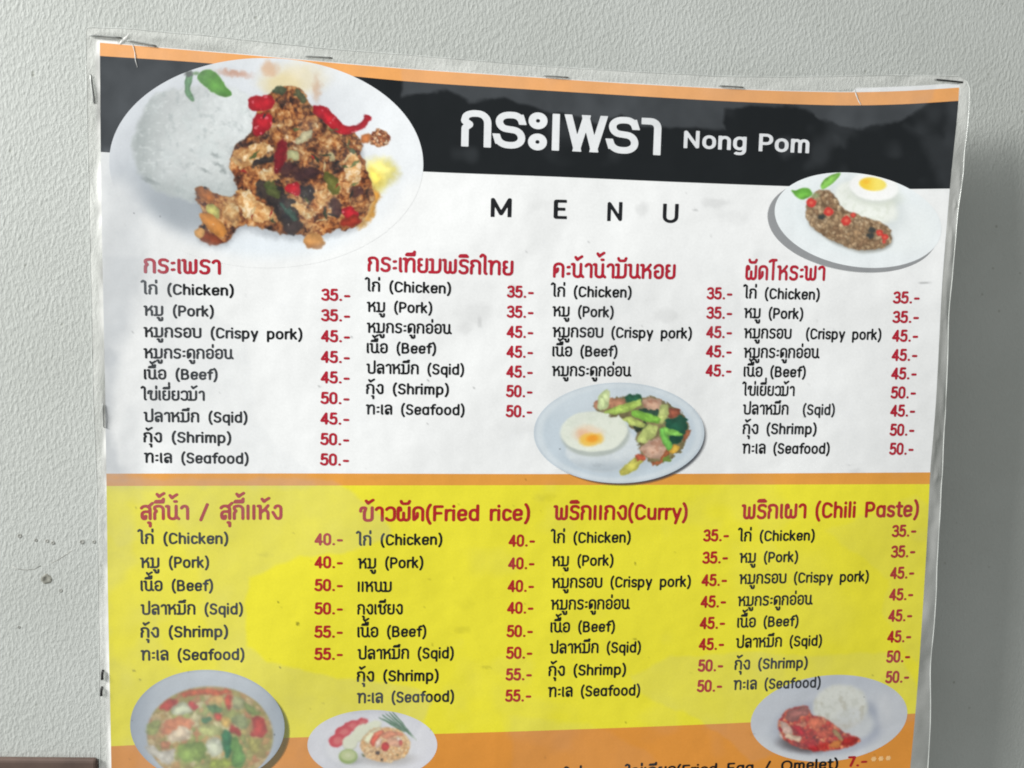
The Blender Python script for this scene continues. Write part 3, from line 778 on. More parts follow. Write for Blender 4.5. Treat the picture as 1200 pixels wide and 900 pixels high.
def shadow_part(parent, cx, cy, rx, ry, rot, col, alpha, soft, lift=0.000028):
    nx, ny = int(rx), int(ry)
    U, Vv = np.meshgrid(np.linspace(-1, 1, nx), np.linspace(-1, 1, ny))
    a = U * np.sqrt(1 - Vv * Vv / 2); b = Vv * np.sqrt(1 - U * U / 2); r = np.hypot(a, b)
    c, q = math.cos(rot), math.sin(rot)
    X = cx + a * rx * c - b * ry * q; Y = cy + a * rx * q + b * ry * c
    me = grid_mesh('plate_shadow', board_local(P(X, Y, lift)))
    paint(me, np.broadcast_to(s2l(col), (nx * ny, 3)), (alpha * sstep(1.0, 1.0 - soft, r)).ravel())
    link('plate_shadow', me, M_TINT, parent)

# --- big basil stir-fry with rice
p = Pic(312, 191, 184, 123, 0.015, 0.72, (232, 235, 239))
p.ell(250, 165, 160, 105, (214, 218, 224), soft=40)
p.ell(330, 300, 130, 30, (228, 236, 244), soft=16, amt=.6)
p.ell(228, 218, 78, 58, (166, 173, 180), soft=22, amt=.75)
p.ell(232, 240, 60, 26, (150, 158, 166), soft=14, amt=.5)
p.ell(330, 250, 108, 62, (240, 243, 247), soft=10, amt=.0)
rice = p.poly([(158, 150), (166, 128), (190, 108), (225, 98), (268, 100), (298, 118), (302, 160), (290, 200), (286, 235), (262, 240), (225, 236), (190, 226), (166, 210), (157, 185)], (205, 209, 209), soft=4, wob=5, seed=3, scale=14, mod=.25)
p.put(rice * sstep(250, 300, p.X + 0.5 * (170 - p.Y)) * .65, (222, 227, 229))
p.put(rice * sstep(205, 158, p.X) * .6, (152, 160, 159))
p.put(rice * sstep(.62, .78, fbm(p.X * .7, p.Y, 3.6, 28, 2)) * .35, (228, 232, 232))
p.put(rice * sstep(190, 240, p.Y) * .55, (156, 166, 166))
p.put(rice * sstep(.5, .75, fbm(p.X, p.Y, 13, 8, 4)) * .4, (200, 208, 208))
p.put(rice * sstep(.58, .8, fbm(p.X, p.Y, 8, 19, 4)) * .3, (146, 156, 156))
p.C = p.C * (1 + .07 * rice * (fbm(p.X * .8, p.Y, 4.5, 4, 3) - .5))[..., None]
for x, y, a_, b_ in ((256, 193, 6, 2), (262, 200, 4, 3), (240, 200, 5, 1.5), (252, 182, 4, 2), (176, 212, 9, 2.2)):
    p.ell(x, y, a_, b_, (118, 126, 126), soft=2, amt=.6, rot=.4, wob=2)
# smears along the far rim
p.ell(345, 92, 36, 17, (228, 216, 184), soft=10, amt=.8, wob=8, seed=9)
p.ell(330, 100, 22, 12, (222, 206, 160), soft=7, amt=.7, wob=6, seed=11)
p.ell(274, 86, 17, 4, (196, 152, 132), soft=3, amt=.85, rot=.12, wob=3, seed=5)
p.ell(315, 80, 10, 8, (212, 176, 146), soft=4, amt=.8, wob=4, seed=6)
p.ell(371, 104, 5, 13, (206, 172, 146), soft=4, amt=.7, wob=4, seed=7)
p.poly([(428, 189), (448, 184), (465, 194), (466, 206), (450, 222), (434, 232), (426, 215)], (240, 229, 140), soft=8, wob=4, seed=12)
p.poly([(430, 196), (446, 200), (450, 212), (434, 224)], (240, 212, 92), soft=7, amt=.8, wob=4)
p.poly([(436, 220), (446, 228), (440, 246), (436, 258), (420, 268), (414, 262), (430, 244)], (214, 150, 62), soft=3, wob=4, seed=14)
FOOD = [(318, 107), (337, 99), (352, 104), (361, 118), (373, 132), (388, 140), (403, 152), (420, 158), (426, 170), (424, 180), (428, 196), (434, 212), (438, 228), (433, 244), (424, 258), (414, 266), (384, 272), (376, 276),
        (351, 276), (315, 272), (296, 264), (283, 262), (274, 272), (268, 284), (252, 286), (236, 280), (230, 272), (240, 256), (236, 246), (232, 236), (227, 224), (238, 218), (252, 226), (271, 232), (281, 226), (272, 200), (270, 185), (276, 172), (290, 162), (298, 150), (301, 128), (310, 118)]
p.poly([(a_, b_ + 6) for a_, b_ in FOOD], (150, 156, 164), soft=6, amt=.55, wob=3)
food = p.poly(FOOD, (120, 78, 52), soft=1.6, wob=4, seed=21, scale=9)
MEAT = [(190, 146, 98), (206, 170, 122), (172, 122, 82), (212, 182, 140), (146, 98, 70), (196, 156, 112), (110, 72, 58), (184, 130, 86), (208, 166, 114)]
def sauce(m, scale, seed, lift=0.0, amt=1.0):
    # minced meat in glossy sauce as the print shows it: dark gaps, orange-brown bodies, pale wet tops
    wx, wy = p.warp(scale * .55, scale * 1.2, seed)
    b, s2, idn = worley(wx, wy, scale, seed + 4); b2, _, id2 = worley(wx, wy, scale * .55, seed + 9)
    t = .50 + .95 * (fbm(wx, wy, scale * .8, seed + 1, 4) - .5) + .34 * (.42 - b) + .22 * (.40 - b2) + .26 * (idn - .5) + .12 * (id2 - .5) + lift
    t = t + .30 * (fbm(p.X, p.Y, 2.2, seed + 2, 2) - .5) + .55 * (fbm(p.X, p.Y, 24, seed + 33, 3) - .53)
    stops = [0.0, .22, .42, .58, .74, .90, 1.0]
    cols = np.array([(44, 32, 30), (88, 54, 42), (146, 92, 56), (180, 126, 78), (204, 160, 110), (228, 198, 158), (246, 232, 212)], float)
    c = np.stack([np.interp(t, stops, cols[:, k]) for k in range(3)], -1)
    hue = (fbm(p.X, p.Y, scale * 1.6, seed + 21, 2) - .5)[..., None]
    c = c + hue * np.array((26., -14., -34.))
    p.put(m * amt, np.clip(c, 0, 250))
sauce(food, 12.0, 31, -.07)
right_m = food * sstep(296, 326, p.X + .25 * (200 - p.Y))
sauce(right_m, 7.0, 47, -.04, .8)
DK = (38, 40, 46)
for pts, col, wob in [
    ([(318, 190), (332, 184), (352, 196), (372, 196), (378, 206), (352, 214), (334, 206)], (58, 36, 42), 4),
    ([(292, 186), (304, 181), (322, 184), (320, 192), (302, 196), (292, 194)], DK, 3),
    ([(300, 212), (312, 208), (330, 222), (346, 236), (352, 252), (350, 270), (338, 272), (326, 256), (312, 240), (302, 232)], DK, 4),
    ([(354, 214), (366, 214), (370, 232), (360, 240), (352, 230)], (36, 38, 46), 3),
    ([(386, 232), (396, 230), (402, 250), (394, 258), (386, 250)], (62, 46, 52), 3),
    ([(408, 218), (424, 216), (430, 226), (414, 232)], (78, 50, 50), 3),
    ([(330, 262), (350, 258), (358, 272), (334, 276)], (66, 54, 52), 3)]:
    p.poly(pts, col, soft=1.6, wob=wob * 1.7, seed=int(pts[0][0]), scale=8, amt=.8)
for pts, col in [
    ([(308, 214), (318, 210), (330, 226), (326, 234), (314, 228)], (88, 96, 54)),
    ([(378, 202), (388, 200), (398, 214), (398, 228), (390, 230), (382, 214)], (98, 104, 46)),
    ([(319, 104), (327, 101), (336, 104), (333, 112), (322, 110)], (62, 76, 58)),
    ([(344, 104), (352, 106), (360, 116), (356, 122), (346, 114)], (74, 84, 62)),
    ([(349, 160), (360, 152), (366, 154), (362, 164), (350, 170), (346, 166)], (196, 192, 156)),
    ([(336, 176), (346, 174), (352, 184), (344, 190), (336, 186)], (168, 172, 128)),
    ([(408, 176), (416, 174), (420, 184), (412, 188)], (96, 110, 84)),
    ([(328, 234), (350, 254), (346, 260), (326, 240)], (60, 84, 74)),
    ([(384, 180), (392, 178), (394, 188), (386, 190)], (180, 170, 130))]:
    p.poly(pts, col, soft=1.1, wob=3.2, seed=int(pts[0][1]), amt=.88)
for pts in ([(342, 236), (358, 238), (368, 250), (366, 258), (354, 254), (346, 246)], [(272, 226), (290, 222), (298, 232), (318, 246), (324, 258), (306, 262), (284, 252)],
            [(258, 240), (272, 236), (284, 246), (280, 268), (266, 262)], [(302, 202), (318, 194), (328, 202), (324, 212), (306, 212)],
            [(272, 180), (288, 172), (312, 166), (322, 176), (300, 186), (284, 200), (276, 194)], [(404, 186), (414, 176), (424, 190), (424, 212), (412, 218), (402, 206)], [(368, 226), (384, 220), (386, 236), (372, 244)]):
    m_ = p.poly(pts, (214, 172, 112), soft=1.2, wob=5, mod=1.4, seed=int(pts[1][0]))
    sauce(m_, 9.0, int(pts[0][0]), .20, .62)
CHI = (182, 36, 48)
for pts in (Z([(574, 262), (600, 250), (650, 250), (662, 268), (650, 292), (620, 300), (590, 302), (576, 285)], 2.727, 80, 20), Z([(592, 305), (655, 310), (650, 352), (625, 372), (600, 385), (588, 370)], 2.727, 80, 20),
            Z([(780, 280), (820, 285), (850, 310), (880, 350), (920, 347), (942, 330), (945, 312), (968, 312), (966, 334), (940, 358), (890, 378), (860, 370), (810, 330), (782, 305)], 2.727, 80, 20),
            Z([(695, 535), (735, 525), (745, 560), (735, 578), (690, 552)], 2.727, 80, 20), Z([(870, 615), (905, 600), (930, 630), (920, 650), (880, 640)], 2.727, 80, 20)):
    m_ = p.poly(pts, CHI, soft=1.0, wob=2.0, seed=int(pts[0][0]))
    p.put(m_ * sstep(.5, .8, fbm(p.X, p.Y, 9, int(pts[0][1]), 3)) * .5, (150, 22, 40))
    p.put(m_ * sstep(.70, .78, fbm(p.X, p.Y, 6, int(pts[1][1]), 2)) * .7, (226, 120, 130))
rs = np.random.default_rng(12)
for k in range(34):                                   # shredded basil, chilli and garlic through the heap
    x, y = rs.uniform(284, 424), rs.uniform(124, 266)
    if poly_sd(np.array([x]), np.array([y]), FOOD)[0] > -7: continue
    a_, L_, w_ = rs.uniform(0, 3.14), rs.uniform(4, 9), rs.uniform(1.1, 2.3)
    col = [(52, 62, 46), (74, 88, 48), (168, 40, 40), (46, 44, 44), (216, 196, 150), (96, 108, 66), (150, 62, 40)][k % 7]
    dx, dy = math.cos(a_), math.sin(a_)
    p.poly([(x - dx * L_, y - dy * L_), (x + dy * w_, y - dx * w_), (x + dx * L_, y + dy * L_), (x - dy * w_, y + dx * w_)], col, soft=.9, wob=2.4, seed=300 + k, scale=5, rnd=.1, amt=.9)
p.poly([(326, 166), (334, 160), (336, 182), (330, 200), (320, 206), (322, 186)], (126, 30, 40), soft=2, wob=3)
p.poly([(416, 250), (426, 262), (410, 268), (396, 262)], (150, 50, 36), soft=2, wob=3)
# stray bits
m_ = p.poly([(432, 156), (446, 150), (458, 158), (456, 168), (444, 173), (434, 168)], (176, 118, 84), soft=1.2, wob=3); p.clumps(m_, [(196, 140, 100), (150, 90, 62), (222, 190, 160), (120, 66, 50)], 5, 71, .5)
p.poly([(424, 157), (434, 155), (434, 168), (422, 168)], (196, 120, 70), soft=1.5, wob=2)
m_ = p.poly([(354, 280), (364, 272), (378, 276), (382, 286), (374, 293), (360, 291)], (196, 142, 86), soft=1.4, wob=2); p.put(m_ * sstep(282, 292, p.Y) * .8, (140, 84, 42))
p.poly([(227, 222), (236, 217), (244, 224), (252, 232), (250, 238), (236, 234)], (160, 96, 48), soft=1.2, wob=2)
p.poly([(239, 240), (250, 238), (258, 246), (258, 258), (246, 254)], (196, 190, 110), soft=1.2, wob=2)
p.poly([(232, 252), (242, 248), (262, 262), (268, 272), (258, 280), (242, 268)], (206, 136, 64), soft=1.2, wob=2)
p.poly([(230, 272), (240, 270), (262, 282), (258, 288), (238, 285)], (128, 60, 36), soft=1.2, wob=2)
p.poly([(228, 270), (236, 266), (242, 272), (236, 280), (228, 277)], (214, 160, 96), soft=1, wob=1)
# glints
gl = food * sstep(.84, .92, fbm(p.X, p.Y, 3.6, 91, 2)); p.put(gl * .45, (238, 228, 214))
# basil leaf and pod
m_ = p.poly(Z([(410, 190), (425, 172), (450, 166), (478, 180), (500, 215), (526, 248), (505, 256), (475, 250), (440, 225), (418, 205)], 2.727, 80, 20), (98, 156, 66), soft=.9, wob=1)
p.put(m_ * sstep(.5, .8, fbm(p.X, p.Y, 8, 15, 3)) * .5, (74, 130, 52))
p.poly([(219, 86), (226, 84), (225, 96), (222, 104), (229, 118), (226, 120), (217, 112), (216, 98)], (104, 146, 104), soft=1, wob=1)
p.ell(222, 87, 5, 3.2, (92, 96, 92), soft=1.5, wob=2); p.ell(230, 86, 4, 2, (120, 150, 110), soft=1.5)
p.C = p.C * (1 + .10 * food * (fbm(p.X, p.Y, 6, 77, 3) - .5))[..., None]
p.put(sstep(.80, .985, p.r) * sstep(196, 225, p.Y), (238, 239, 240))
p.done('dish_photo', 'printed picture of basil stir fry heaped beside rice on a large white plate', blur=1)

# --- minced meat, rice and fried egg, top right
p = Pic(1005.5, 258, 98.5, 54.5, 0.155, 0.8, (234, 239, 242))
p.ell(1008, 256, 88, 46, (232, 238, 241), rot=.155, soft=5)
p.ell(1000, 254, 66, 33, (222, 229, 233), rot=.155, soft=3, amt=.8)
p.ell(1002, 252, 62, 30, (233, 238, 240), rot=.155, soft=4)
p.ell(1060, 268, 36, 30, (238, 242, 243), soft=12, amt=.7)
p.ell(1016, 242, 44, 26, (204, 212, 214), soft=9, amt=.65, rot=.4)
rice = p.ell(1014, 238, 38, 22, (238, 241, 235), rot=.4, soft=3, wob=3); p.put(rice * sstep(.5, .75, fbm(p.X, p.Y, 5, 3, 3)) * .4, (212, 218, 204))
p.ell(1026, 230, 30, 12, (206, 212, 200), soft=5, amt=.7, rot=.1)
MT = [(953, 227), (961, 222), (971, 223), (980, 231), (984, 241), (992, 247), (1002, 251), (1018, 256), (1032, 261), (1042, 268), (1046, 277), (1043, 286), (1030, 292), (1008, 294), (990, 288), (973, 281), (958, 270), (948, 263), (944, 250), (945, 238)]
p.poly([(a_ + 1, b_ + 3) for a_, b_ in MT], (170, 172, 166), soft=3, amt=.8)
m_ = p.poly(MT, (120, 92, 66), soft=1.2, wob=2, scale=5)
p.clumps(m_, [(168, 142, 112), (152, 124, 94), (184, 160, 130), (138, 110, 84), (162, 136, 106)], 6.4, 12, .5, (96, 74, 54))
p.put(m_ * sstep(.72, .8, fbm(p.X, p.Y, 9, 31, 2)) * .6, (96, 70, 48))
for x, y, r_ in ((950.5, 237.5, 5.4), (971, 248, 5.6), (992, 258.5, 6), (1000, 252, 3), (1031, 273, 4), (1037, 278, 4), (1036, 284, 2)):
    q = p.ell(x, y, r_, r_ * .95, (206, 62, 56), soft=1, wob=1.4, seed=int(x)); p.ell(x, y, r_ * .4, r_ * .35, (232, 120, 96), soft=1.4, amt=.8)
for x, y in ((963, 254.5), (1020, 276), (1022, 270)): p.ell(x, y, 4.5, 3.4, (62, 64, 62), soft=1.2, wob=2, seed=int(x))
q = p.poly([(926.5, 222), (932, 224), (941, 219.5), (948, 221), (953, 228), (946, 232), (940, 235), (933, 231)], (118, 186, 76), soft=.9, wob=.6); p.put(q * sstep(231, 224, p.Y) * .5, (92, 160, 60))
q = p.poly([(961, 217), (966, 210), (974, 205), (985.5, 201.5), (983, 208), (976, 215), (970, 219.5), (963, 223)], (136, 196, 90), soft=.9, wob=.6); p.put(q * sstep(.5, .8, fbm(p.X, p.Y, 6, 4, 3)) * .5, (100, 170, 66))
p.ell(955, 229, 5, 3, (150, 180, 130), soft=2, amt=.6)
p.ell(1024, 221.5, 29, 16.5, (216, 220, 216), rot=.12, soft=2, amt=.6)
p.ell(1024, 219, 28.5, 15.5, (246, 247, 246), rot=.12, soft=1.5, wob=1.5)
q = p.ell(1023, 215.8, 15.8, 7.8, (246, 226, 110), rot=.1, soft=1.1); p.put(q * sstep(1030, 1012, p.X) * .9, (244, 204, 62))
p.ell(1015, 213, 4, 2.2, (248, 184, 56), soft=2, amt=.7)
d2 = p.done('dish_photo', 'printed picture of minced meat with a fried egg on a tilted white plate')
shadow_part(d2, 999, 264, 101, 54.5, 0.155, (148, 150, 153), 1.0, 0.012)

# --- kale, crispy pork and fried egg, middle
p = Pic(725.5, 507.3, 100, 59, 0.0, 0.8, (200, 212, 222))
p.put(sstep(.86, .93, p.r) * .55, (222, 229, 234)); p.put(sstep(.955, .99, p.r) * .6, (190, 201, 211))
p.ell(710, 470, 70, 22, (214, 223, 230), soft=14, amt=.6)
p.ell(715, 536, 52, 16, (176, 189, 200), soft=8, amt=.6)
r_ = p.ell(707, 527, 43, 26, (214, 221, 226), rot=-.05, soft=2, wob=2); p.put(r_ * sstep(.5, .7, fbm(p.X, p.Y, 4, 6, 3)) * .5, (224, 230, 232)); p.put(r_ * sstep(532, 551, p.Y) * .7, (172, 184, 194))
p.ell(698, 510, 40, 25, (170, 178, 170), rot=-.06, soft=2, amt=.75)
e_ = p.ell(696, 506, 39.5, 24, (230, 234, 222), rot=-.06, soft=1.3, wob=2, seed=4); p.put(e_ * sstep(.55, .75, fbm(p.X, p.Y, 9, 9, 3)) * .4, (214, 222, 206))
p.ell(690, 508, 17, 10, (236, 212, 186), soft=4, amt=.8, wob=3); p.ell(684, 509, 8, 6, (238, 186, 150), soft=3, amt=.7, wob=2)
p.ell(693, 515, 14, 7.5, (240, 196, 92), rot=-.15, soft=2, wob=2); p.ell(694, 514, 7, 4.2, (240, 160, 48), rot=-.15, soft=2)
def V3(pts, col, wob=1.2, var=None):
    q = p.poly(pts, col, soft=.9, wob=wob * 1.2, seed=int(pts[0][0] * 3 + pts[0][1]), scale=5, rnd=.11)
    var = var or tuple(c * .78 for c in col)
    p.put(q * sstep(.48, .72, fbm(p.X, p.Y, 5, int(pts[1][0]), 3)) * .55, var)
    p.put(q * sstep(.62, .8, fbm(p.X, p.Y, 7, int(pts[1][1]), 2)) * .4, tuple(min(255, c * 1.2 + 12) for c in col))
V3([(696, 474), (705, 468), (760, 464), (785, 474), (800, 484), (806, 500), (806, 512), (798, 528), (784, 540), (768, 545), (748, 530), (746, 505), (728, 490), (700, 482)], (132, 120, 84), 4)
V3([(696, 470), (716, 466), (734, 468), (730, 476), (706, 480), (696, 478)], (186, 132, 104), 2)
V3([(701, 464), (710, 456), (715, 458), (713.5, 477), (704, 482), (700, 478)], (206, 222, 164))
V3([(732, 466), (738, 461), (744, 463), (752, 461), (753, 469), (742, 473), (733, 472)], (44, 100, 72), 2)
V3([(752, 467.5), (764, 466), (777, 468), (773, 483), (756, 480)], (196, 158, 134), 2, (160, 96, 76))
V3([(783, 477), (798, 479.5), (796, 487), (788, 490), (782, 486)], (154, 84, 62), 2)
V3([(748, 478), (772, 480), (774, 490), (752, 488)], (40, 74, 56), 3)
V3([(777.7, 491), (792, 489), (798, 486), (806, 490), (805, 504), (799, 517), (786, 520), (779.5, 504)], (34, 86, 66), 3, (24, 60, 50))
V3([(740, 497), (758, 494), (762, 504), (748, 508)], (52, 62, 48), 3)
V3([(706, 484), (722, 476), (742, 470), (752, 468), (751, 475), (738, 482), (722, 486)], (178, 206, 102))
V3([(728, 491), (737, 488), (757, 497), (754, 501), (737, 498)], (188, 202, 112))
V3([(774, 475), (783, 473), (784, 484), (777, 497), (768, 496)], (196, 208, 126))
V3([(739, 483), (745, 480), (774, 490), (772, 497), (757, 494), (741, 488)], (134, 192, 76))
V3([(746.5, 513), (752, 504), (760, 497), (772, 499), (770, 509), (757, 520), (747, 519)], (194, 206, 124))
V3([(748, 525), (758, 518), (772, 512), (781, 527), (772, 540), (756, 534)], (196, 162, 142), 2, (168, 118, 96))
V3([(764, 541), (772, 540), (782, 526), (786, 530), (774, 544), (766, 545)], (170, 100, 64), 2)
V3([(772, 503), (777, 500), (784, 512), (788.5, 524), (784, 529), (777, 520)], (122, 194, 88))
V3([(777, 500), (790, 503), (800, 508), (800, 511), (790, 511), (780, 508)], (136, 202, 92))
V3([(725, 552), (734, 544), (746, 534), (756, 537), (748, 548), (736, 556), (727, 557)], (198, 192, 92))
V3([(744, 533), (754, 533), (757, 539), (748, 540)], (196, 96, 70), 2)
V3([(784, 528), (790, 522), (797, 522), (795, 529), (788, 533)], (222, 174, 70), 2)
V3([(777, 535), (785, 533), (785, 541), (778, 542)], (130, 160, 70), 2)
V3([(804, 506), (810, 504), (808, 510), (798, 520)], (158, 96, 66), 2)
d3 = p.done('dish_photo', 'printed picture of fried egg on rice with green kale and pork on a bluish plate')
shadow_part(d3, 729.5, 510.5, 100, 59.5, 0.0, (70, 74, 84), 0.75, 0.05)

# --- sukiyaki soup bowl, bottom left
p = Pic(243, 851, 90.5, 66, 0.03, 0.85, (184, 191, 199))
p.put(sstep(815, 785, p.Y) * .55, (196, 202, 208)); p.put(sstep(300, 335, p.X) * .5, (150, 162, 174)); p.put(sstep(190, 150, p.X) * .6, (146, 156, 170))
p.put(sstep(.95, 1.0, p.r) * .4, (150, 160, 170))
so = p.ell(246, 862, 73, 57, (156, 136, 82), rot=.03, soft=1.6, wob=1.5)
p.clumps(so, [(168, 150, 92), (150, 164, 92), (196, 188, 146), (184, 116, 84), (128, 140, 78), (206, 200, 160), (190, 150, 100)], 10, 5, .35, (120, 98, 60))
p.put(so * sstep(.62, .9, np.hypot((p.X - 246) / 73, (p.Y - 862) / 57)) * .35 , (158, 96, 60))
def S4(pts, col, wob=3, amt=.95):
    q = p.poly(Z(pts, 5.714, 140, 780), col, soft=1.6, amt=amt, wob=wob, seed=int(pts[0][0] + pts[0][1]), scale=6)
    p.put(q * sstep(.48, .75, fbm(p.X, p.Y, 6, int(pts[1][0]), 3)) * .5, tuple(c * .76 for c in col))
    p.put(q * sstep(.6, .8, fbm(p.X, p.Y, 5, int(pts[1][1]), 2)) * .45, tuple(min(255, c * 1.16 + 14) for c in col))
p.put(so * .3, (198, 186, 124))
S4([(400, 180), (560, 150), (740, 165), (760, 190), (600, 195), (420, 215)], (190, 92, 58))
S4([(260, 290), (300, 240), (385, 215), (385, 260), (320, 300)], (184, 72, 62))
S4([(450, 240), (500, 235), (530, 270), (520, 300), (480, 300)], (186, 62, 58))
S4([(340, 290), (420, 240), (480, 270), (490, 310), (420, 330), (350, 330)], (196, 200, 172))
S4([(590, 220), (680, 195), (710, 250), (640, 260)], (216, 176, 112))
S4([(700, 200), (760, 190), (760, 270), (730, 300), (705, 270)], (196, 78, 56))
S4([(760, 210), (830, 220), (830, 300), (760, 300)], (176, 180, 132))
S4([(830, 240), (900, 270), (950, 340), (870, 330), (840, 300)], (122, 140, 76))
S4([(580, 260), (690, 280), (680, 320), (600, 310)], (90, 126, 80))
S4([(555, 340), (620, 340), (620, 385), (560, 380)], (70, 120, 78))
S4([(630, 320), (690, 330), (680, 370), (640, 365)], (192, 76, 62))
S4([(670, 340), (740, 340), (740, 430), (680, 400)], (220, 184, 104))
S4([(740, 340), (850, 330), (850, 430), (760, 400)], (150, 160, 112))
S4([(880, 340), (960, 340), (995, 420), (960, 480), (880, 480), (900, 420)], (184, 66, 58))
S4([(735, 390), (770, 400), (810, 450), (800, 480), (750, 450)], (176, 62, 52))
S4([(180, 390), (270, 360), (270, 460), (190, 470)], (156, 164, 92))
S4([(280, 380), (400, 335), (500, 360), (490, 420), (330, 470), (280, 470)], (222, 142, 104))
S4([(330, 460), (400, 405), (470, 420), (480, 490), (380, 510), (320, 500)], (232, 212, 184))
S4([(270, 500), (340, 510), (330, 560), (280, 560)], (196, 130, 92))
S4([(170, 540), (230, 520), (270, 580), (380, 550), (370, 640), (310, 660), (200, 590)], (220, 214, 200))
S4([(510, 400), (620, 390), (690, 420), (660, 470), (540, 470)], (190, 194, 126))
S4([(590, 480), (690, 490), (700, 590), (610, 610), (560, 540)], (216, 220, 196))
S4([(400, 520), (560, 505), (590, 560), (560, 640), (440, 650), (390, 610)], (144, 170, 84))
S4([(680, 430), (740, 440), (755, 520), (740, 610), (705, 615), (690, 520)], (52, 116, 76))
S4([(750, 490), (790, 480), (850, 620), (820, 680), (740, 680), (750, 600)], (108, 156, 78))
S4([(600, 630), (740, 620), (760, 690), (600, 690)], (156, 168, 74))
S4([(860, 480), (940, 490), (940, 560), (870, 600)], (184, 176, 96))
d4 = p.done('dish_photo', 'printed picture of a vegetable and shrimp soup in a grey bowl', blur=3)
shadow_part(d4, 250, 857, 90.5, 66, 0.03, (96, 104, 84), 0.62, 0.03)

# --- fried rice with shrimp, bottom
p = Pic(436.3, 873, 76, 41, 0.0, 0.75, (222, 222, 228))
p.put(sstep(.7, 1.0, p.r) * .5, (212, 212, 220)); p.ell(432, 878, 54, 28, (206, 207, 214), soft=3, amt=.7); p.ell(433, 877, 51, 26, (224, 224, 228), soft=3)
p.put(sstep(840, 832, p.Y) * .5, (190, 192, 202))
for k, (x, y, a_, b_) in enumerate(((423, 847, 9, 4.5), (411, 851, 10, 6), (402, 858, 10, 7), (395, 868, 9.5, 8))):
    q = p.ell(x, y, a_, b_, (204, 66, 76), rot=-.4, soft=1, wob=1.5, seed=k); p.ell(x + 1, y, a_ * .6, b_ * .55, (222, 122, 118), rot=-.4, soft=2, amt=.8, wob=1)
for k, (x, y, a_, b_) in enumerate(((437, 850, 10, 5), (424, 855, 10, 6), (420, 862, 10, 6), (410, 870, 8.5, 8))):
    p.ell(x, y + 1.5, a_, b_, (186, 188, 160), rot=-.3, soft=1.2, amt=.8); p.ell(x, y, a_, b_, (226, 228, 204), rot=-.3, soft=1.2, wob=1.2, seed=k)
p.ell(452, 889, 32, 8, (176, 172, 170), soft=4, amt=.7)
q = p.poly([(424, 866), (436, 854), (456, 851), (472, 856), (480, 868), (480, 880), (472, 888), (456, 893), (440, 892), (428, 886), (422, 876)], (222, 182, 132), soft=1.2, wob=2)
p.clumps(q, [(228, 190, 140), (216, 168, 112), (236, 206, 160), (222, 178, 126)], 3.6, 9, .3, (180, 124, 76))
p.poly([(424, 868), (436, 855), (450, 853), (440, 862), (432, 872)], (232, 226, 190), soft=2, wob=2)
for pts, col in (([(434, 866), (440, 858), (448, 856), (446, 862), (440, 870), (438, 876), (434, 872)], (214, 92, 64)), ([(440, 868), (448, 864), (446, 874), (440, 878)], (240, 206, 186)), ([(444, 862), (456, 856), (470, 858), (474, 862), (462, 862), (454, 868)], (232, 150, 112)),
                 ([(452, 866), (464, 864), (472, 868), (470, 876), (456, 874)], (234, 176, 142)), ([(464, 862), (472, 866), (470, 872), (466, 868)], (246, 226, 210)), ([(467, 867), (472, 868), (471, 874), (467, 873)], (200, 90, 76)), ([(436, 860), (446, 855), (452, 858), (442, 863)], (226, 120, 88)),
                 ([(447, 872), (453, 869), (457, 874), (453, 881), (447, 879)], (204, 46, 38)), ([(440, 880), (445, 881), (444, 885), (440, 884)], (70, 50, 40)), ([(446, 889), (449, 889), (448, 893)], (60, 50, 40)), ([(423, 882), (428, 886), (426, 888)], (90, 100, 60)), ([(464, 884), (467, 883), (467, 886)], (120, 120, 70))):
    p.poly(pts, col, soft=.8, wob=1, seed=int(pts[0][0]))
p.ell(411, 892, 10, 4, (160, 160, 160), soft=3, amt=.7)
q = p.ell(408, 886.5, 11, 8.6, (150, 172, 98), soft=1); p.ell(408, 885.2, 9, 6.4, (196, 206, 150), soft=1.6); p.ell(408, 885, 3, 2, (216, 220, 176), soft=2)
for k, (a_, b_) in enumerate((((444, 841), (470, 853)), ((448, 838), (476, 857)), ((452, 836), (482, 862)), ((456, 835), (484, 864)), ((460, 834), (488, 868)), ((449, 843), (474, 858)))):
    w_ = .9; dx, dy = b_[0] - a_[0], b_[1] - a_[1]; l_ = math.hypot(dx, dy); nx, ny = -dy / l_ * w_, dx / l_ * w_
    q = p.poly([(a_[0] + nx, a_[1] + ny), (b_[0] + nx, b_[1] + ny), (b_[0] - nx, b_[1] - ny), (a_[0] - nx, a_[1] - ny)], (84, 128, 92) if k % 2 else (116, 146, 122), soft=.7, wob=.8, seed=k)
    p.put(q * sstep(858, 866, p.Y) * .9, (226, 230, 222))
p.done('dish_photo', 'printed picture of shrimp fried rice with tomato and lime on a white plate', blur=2)

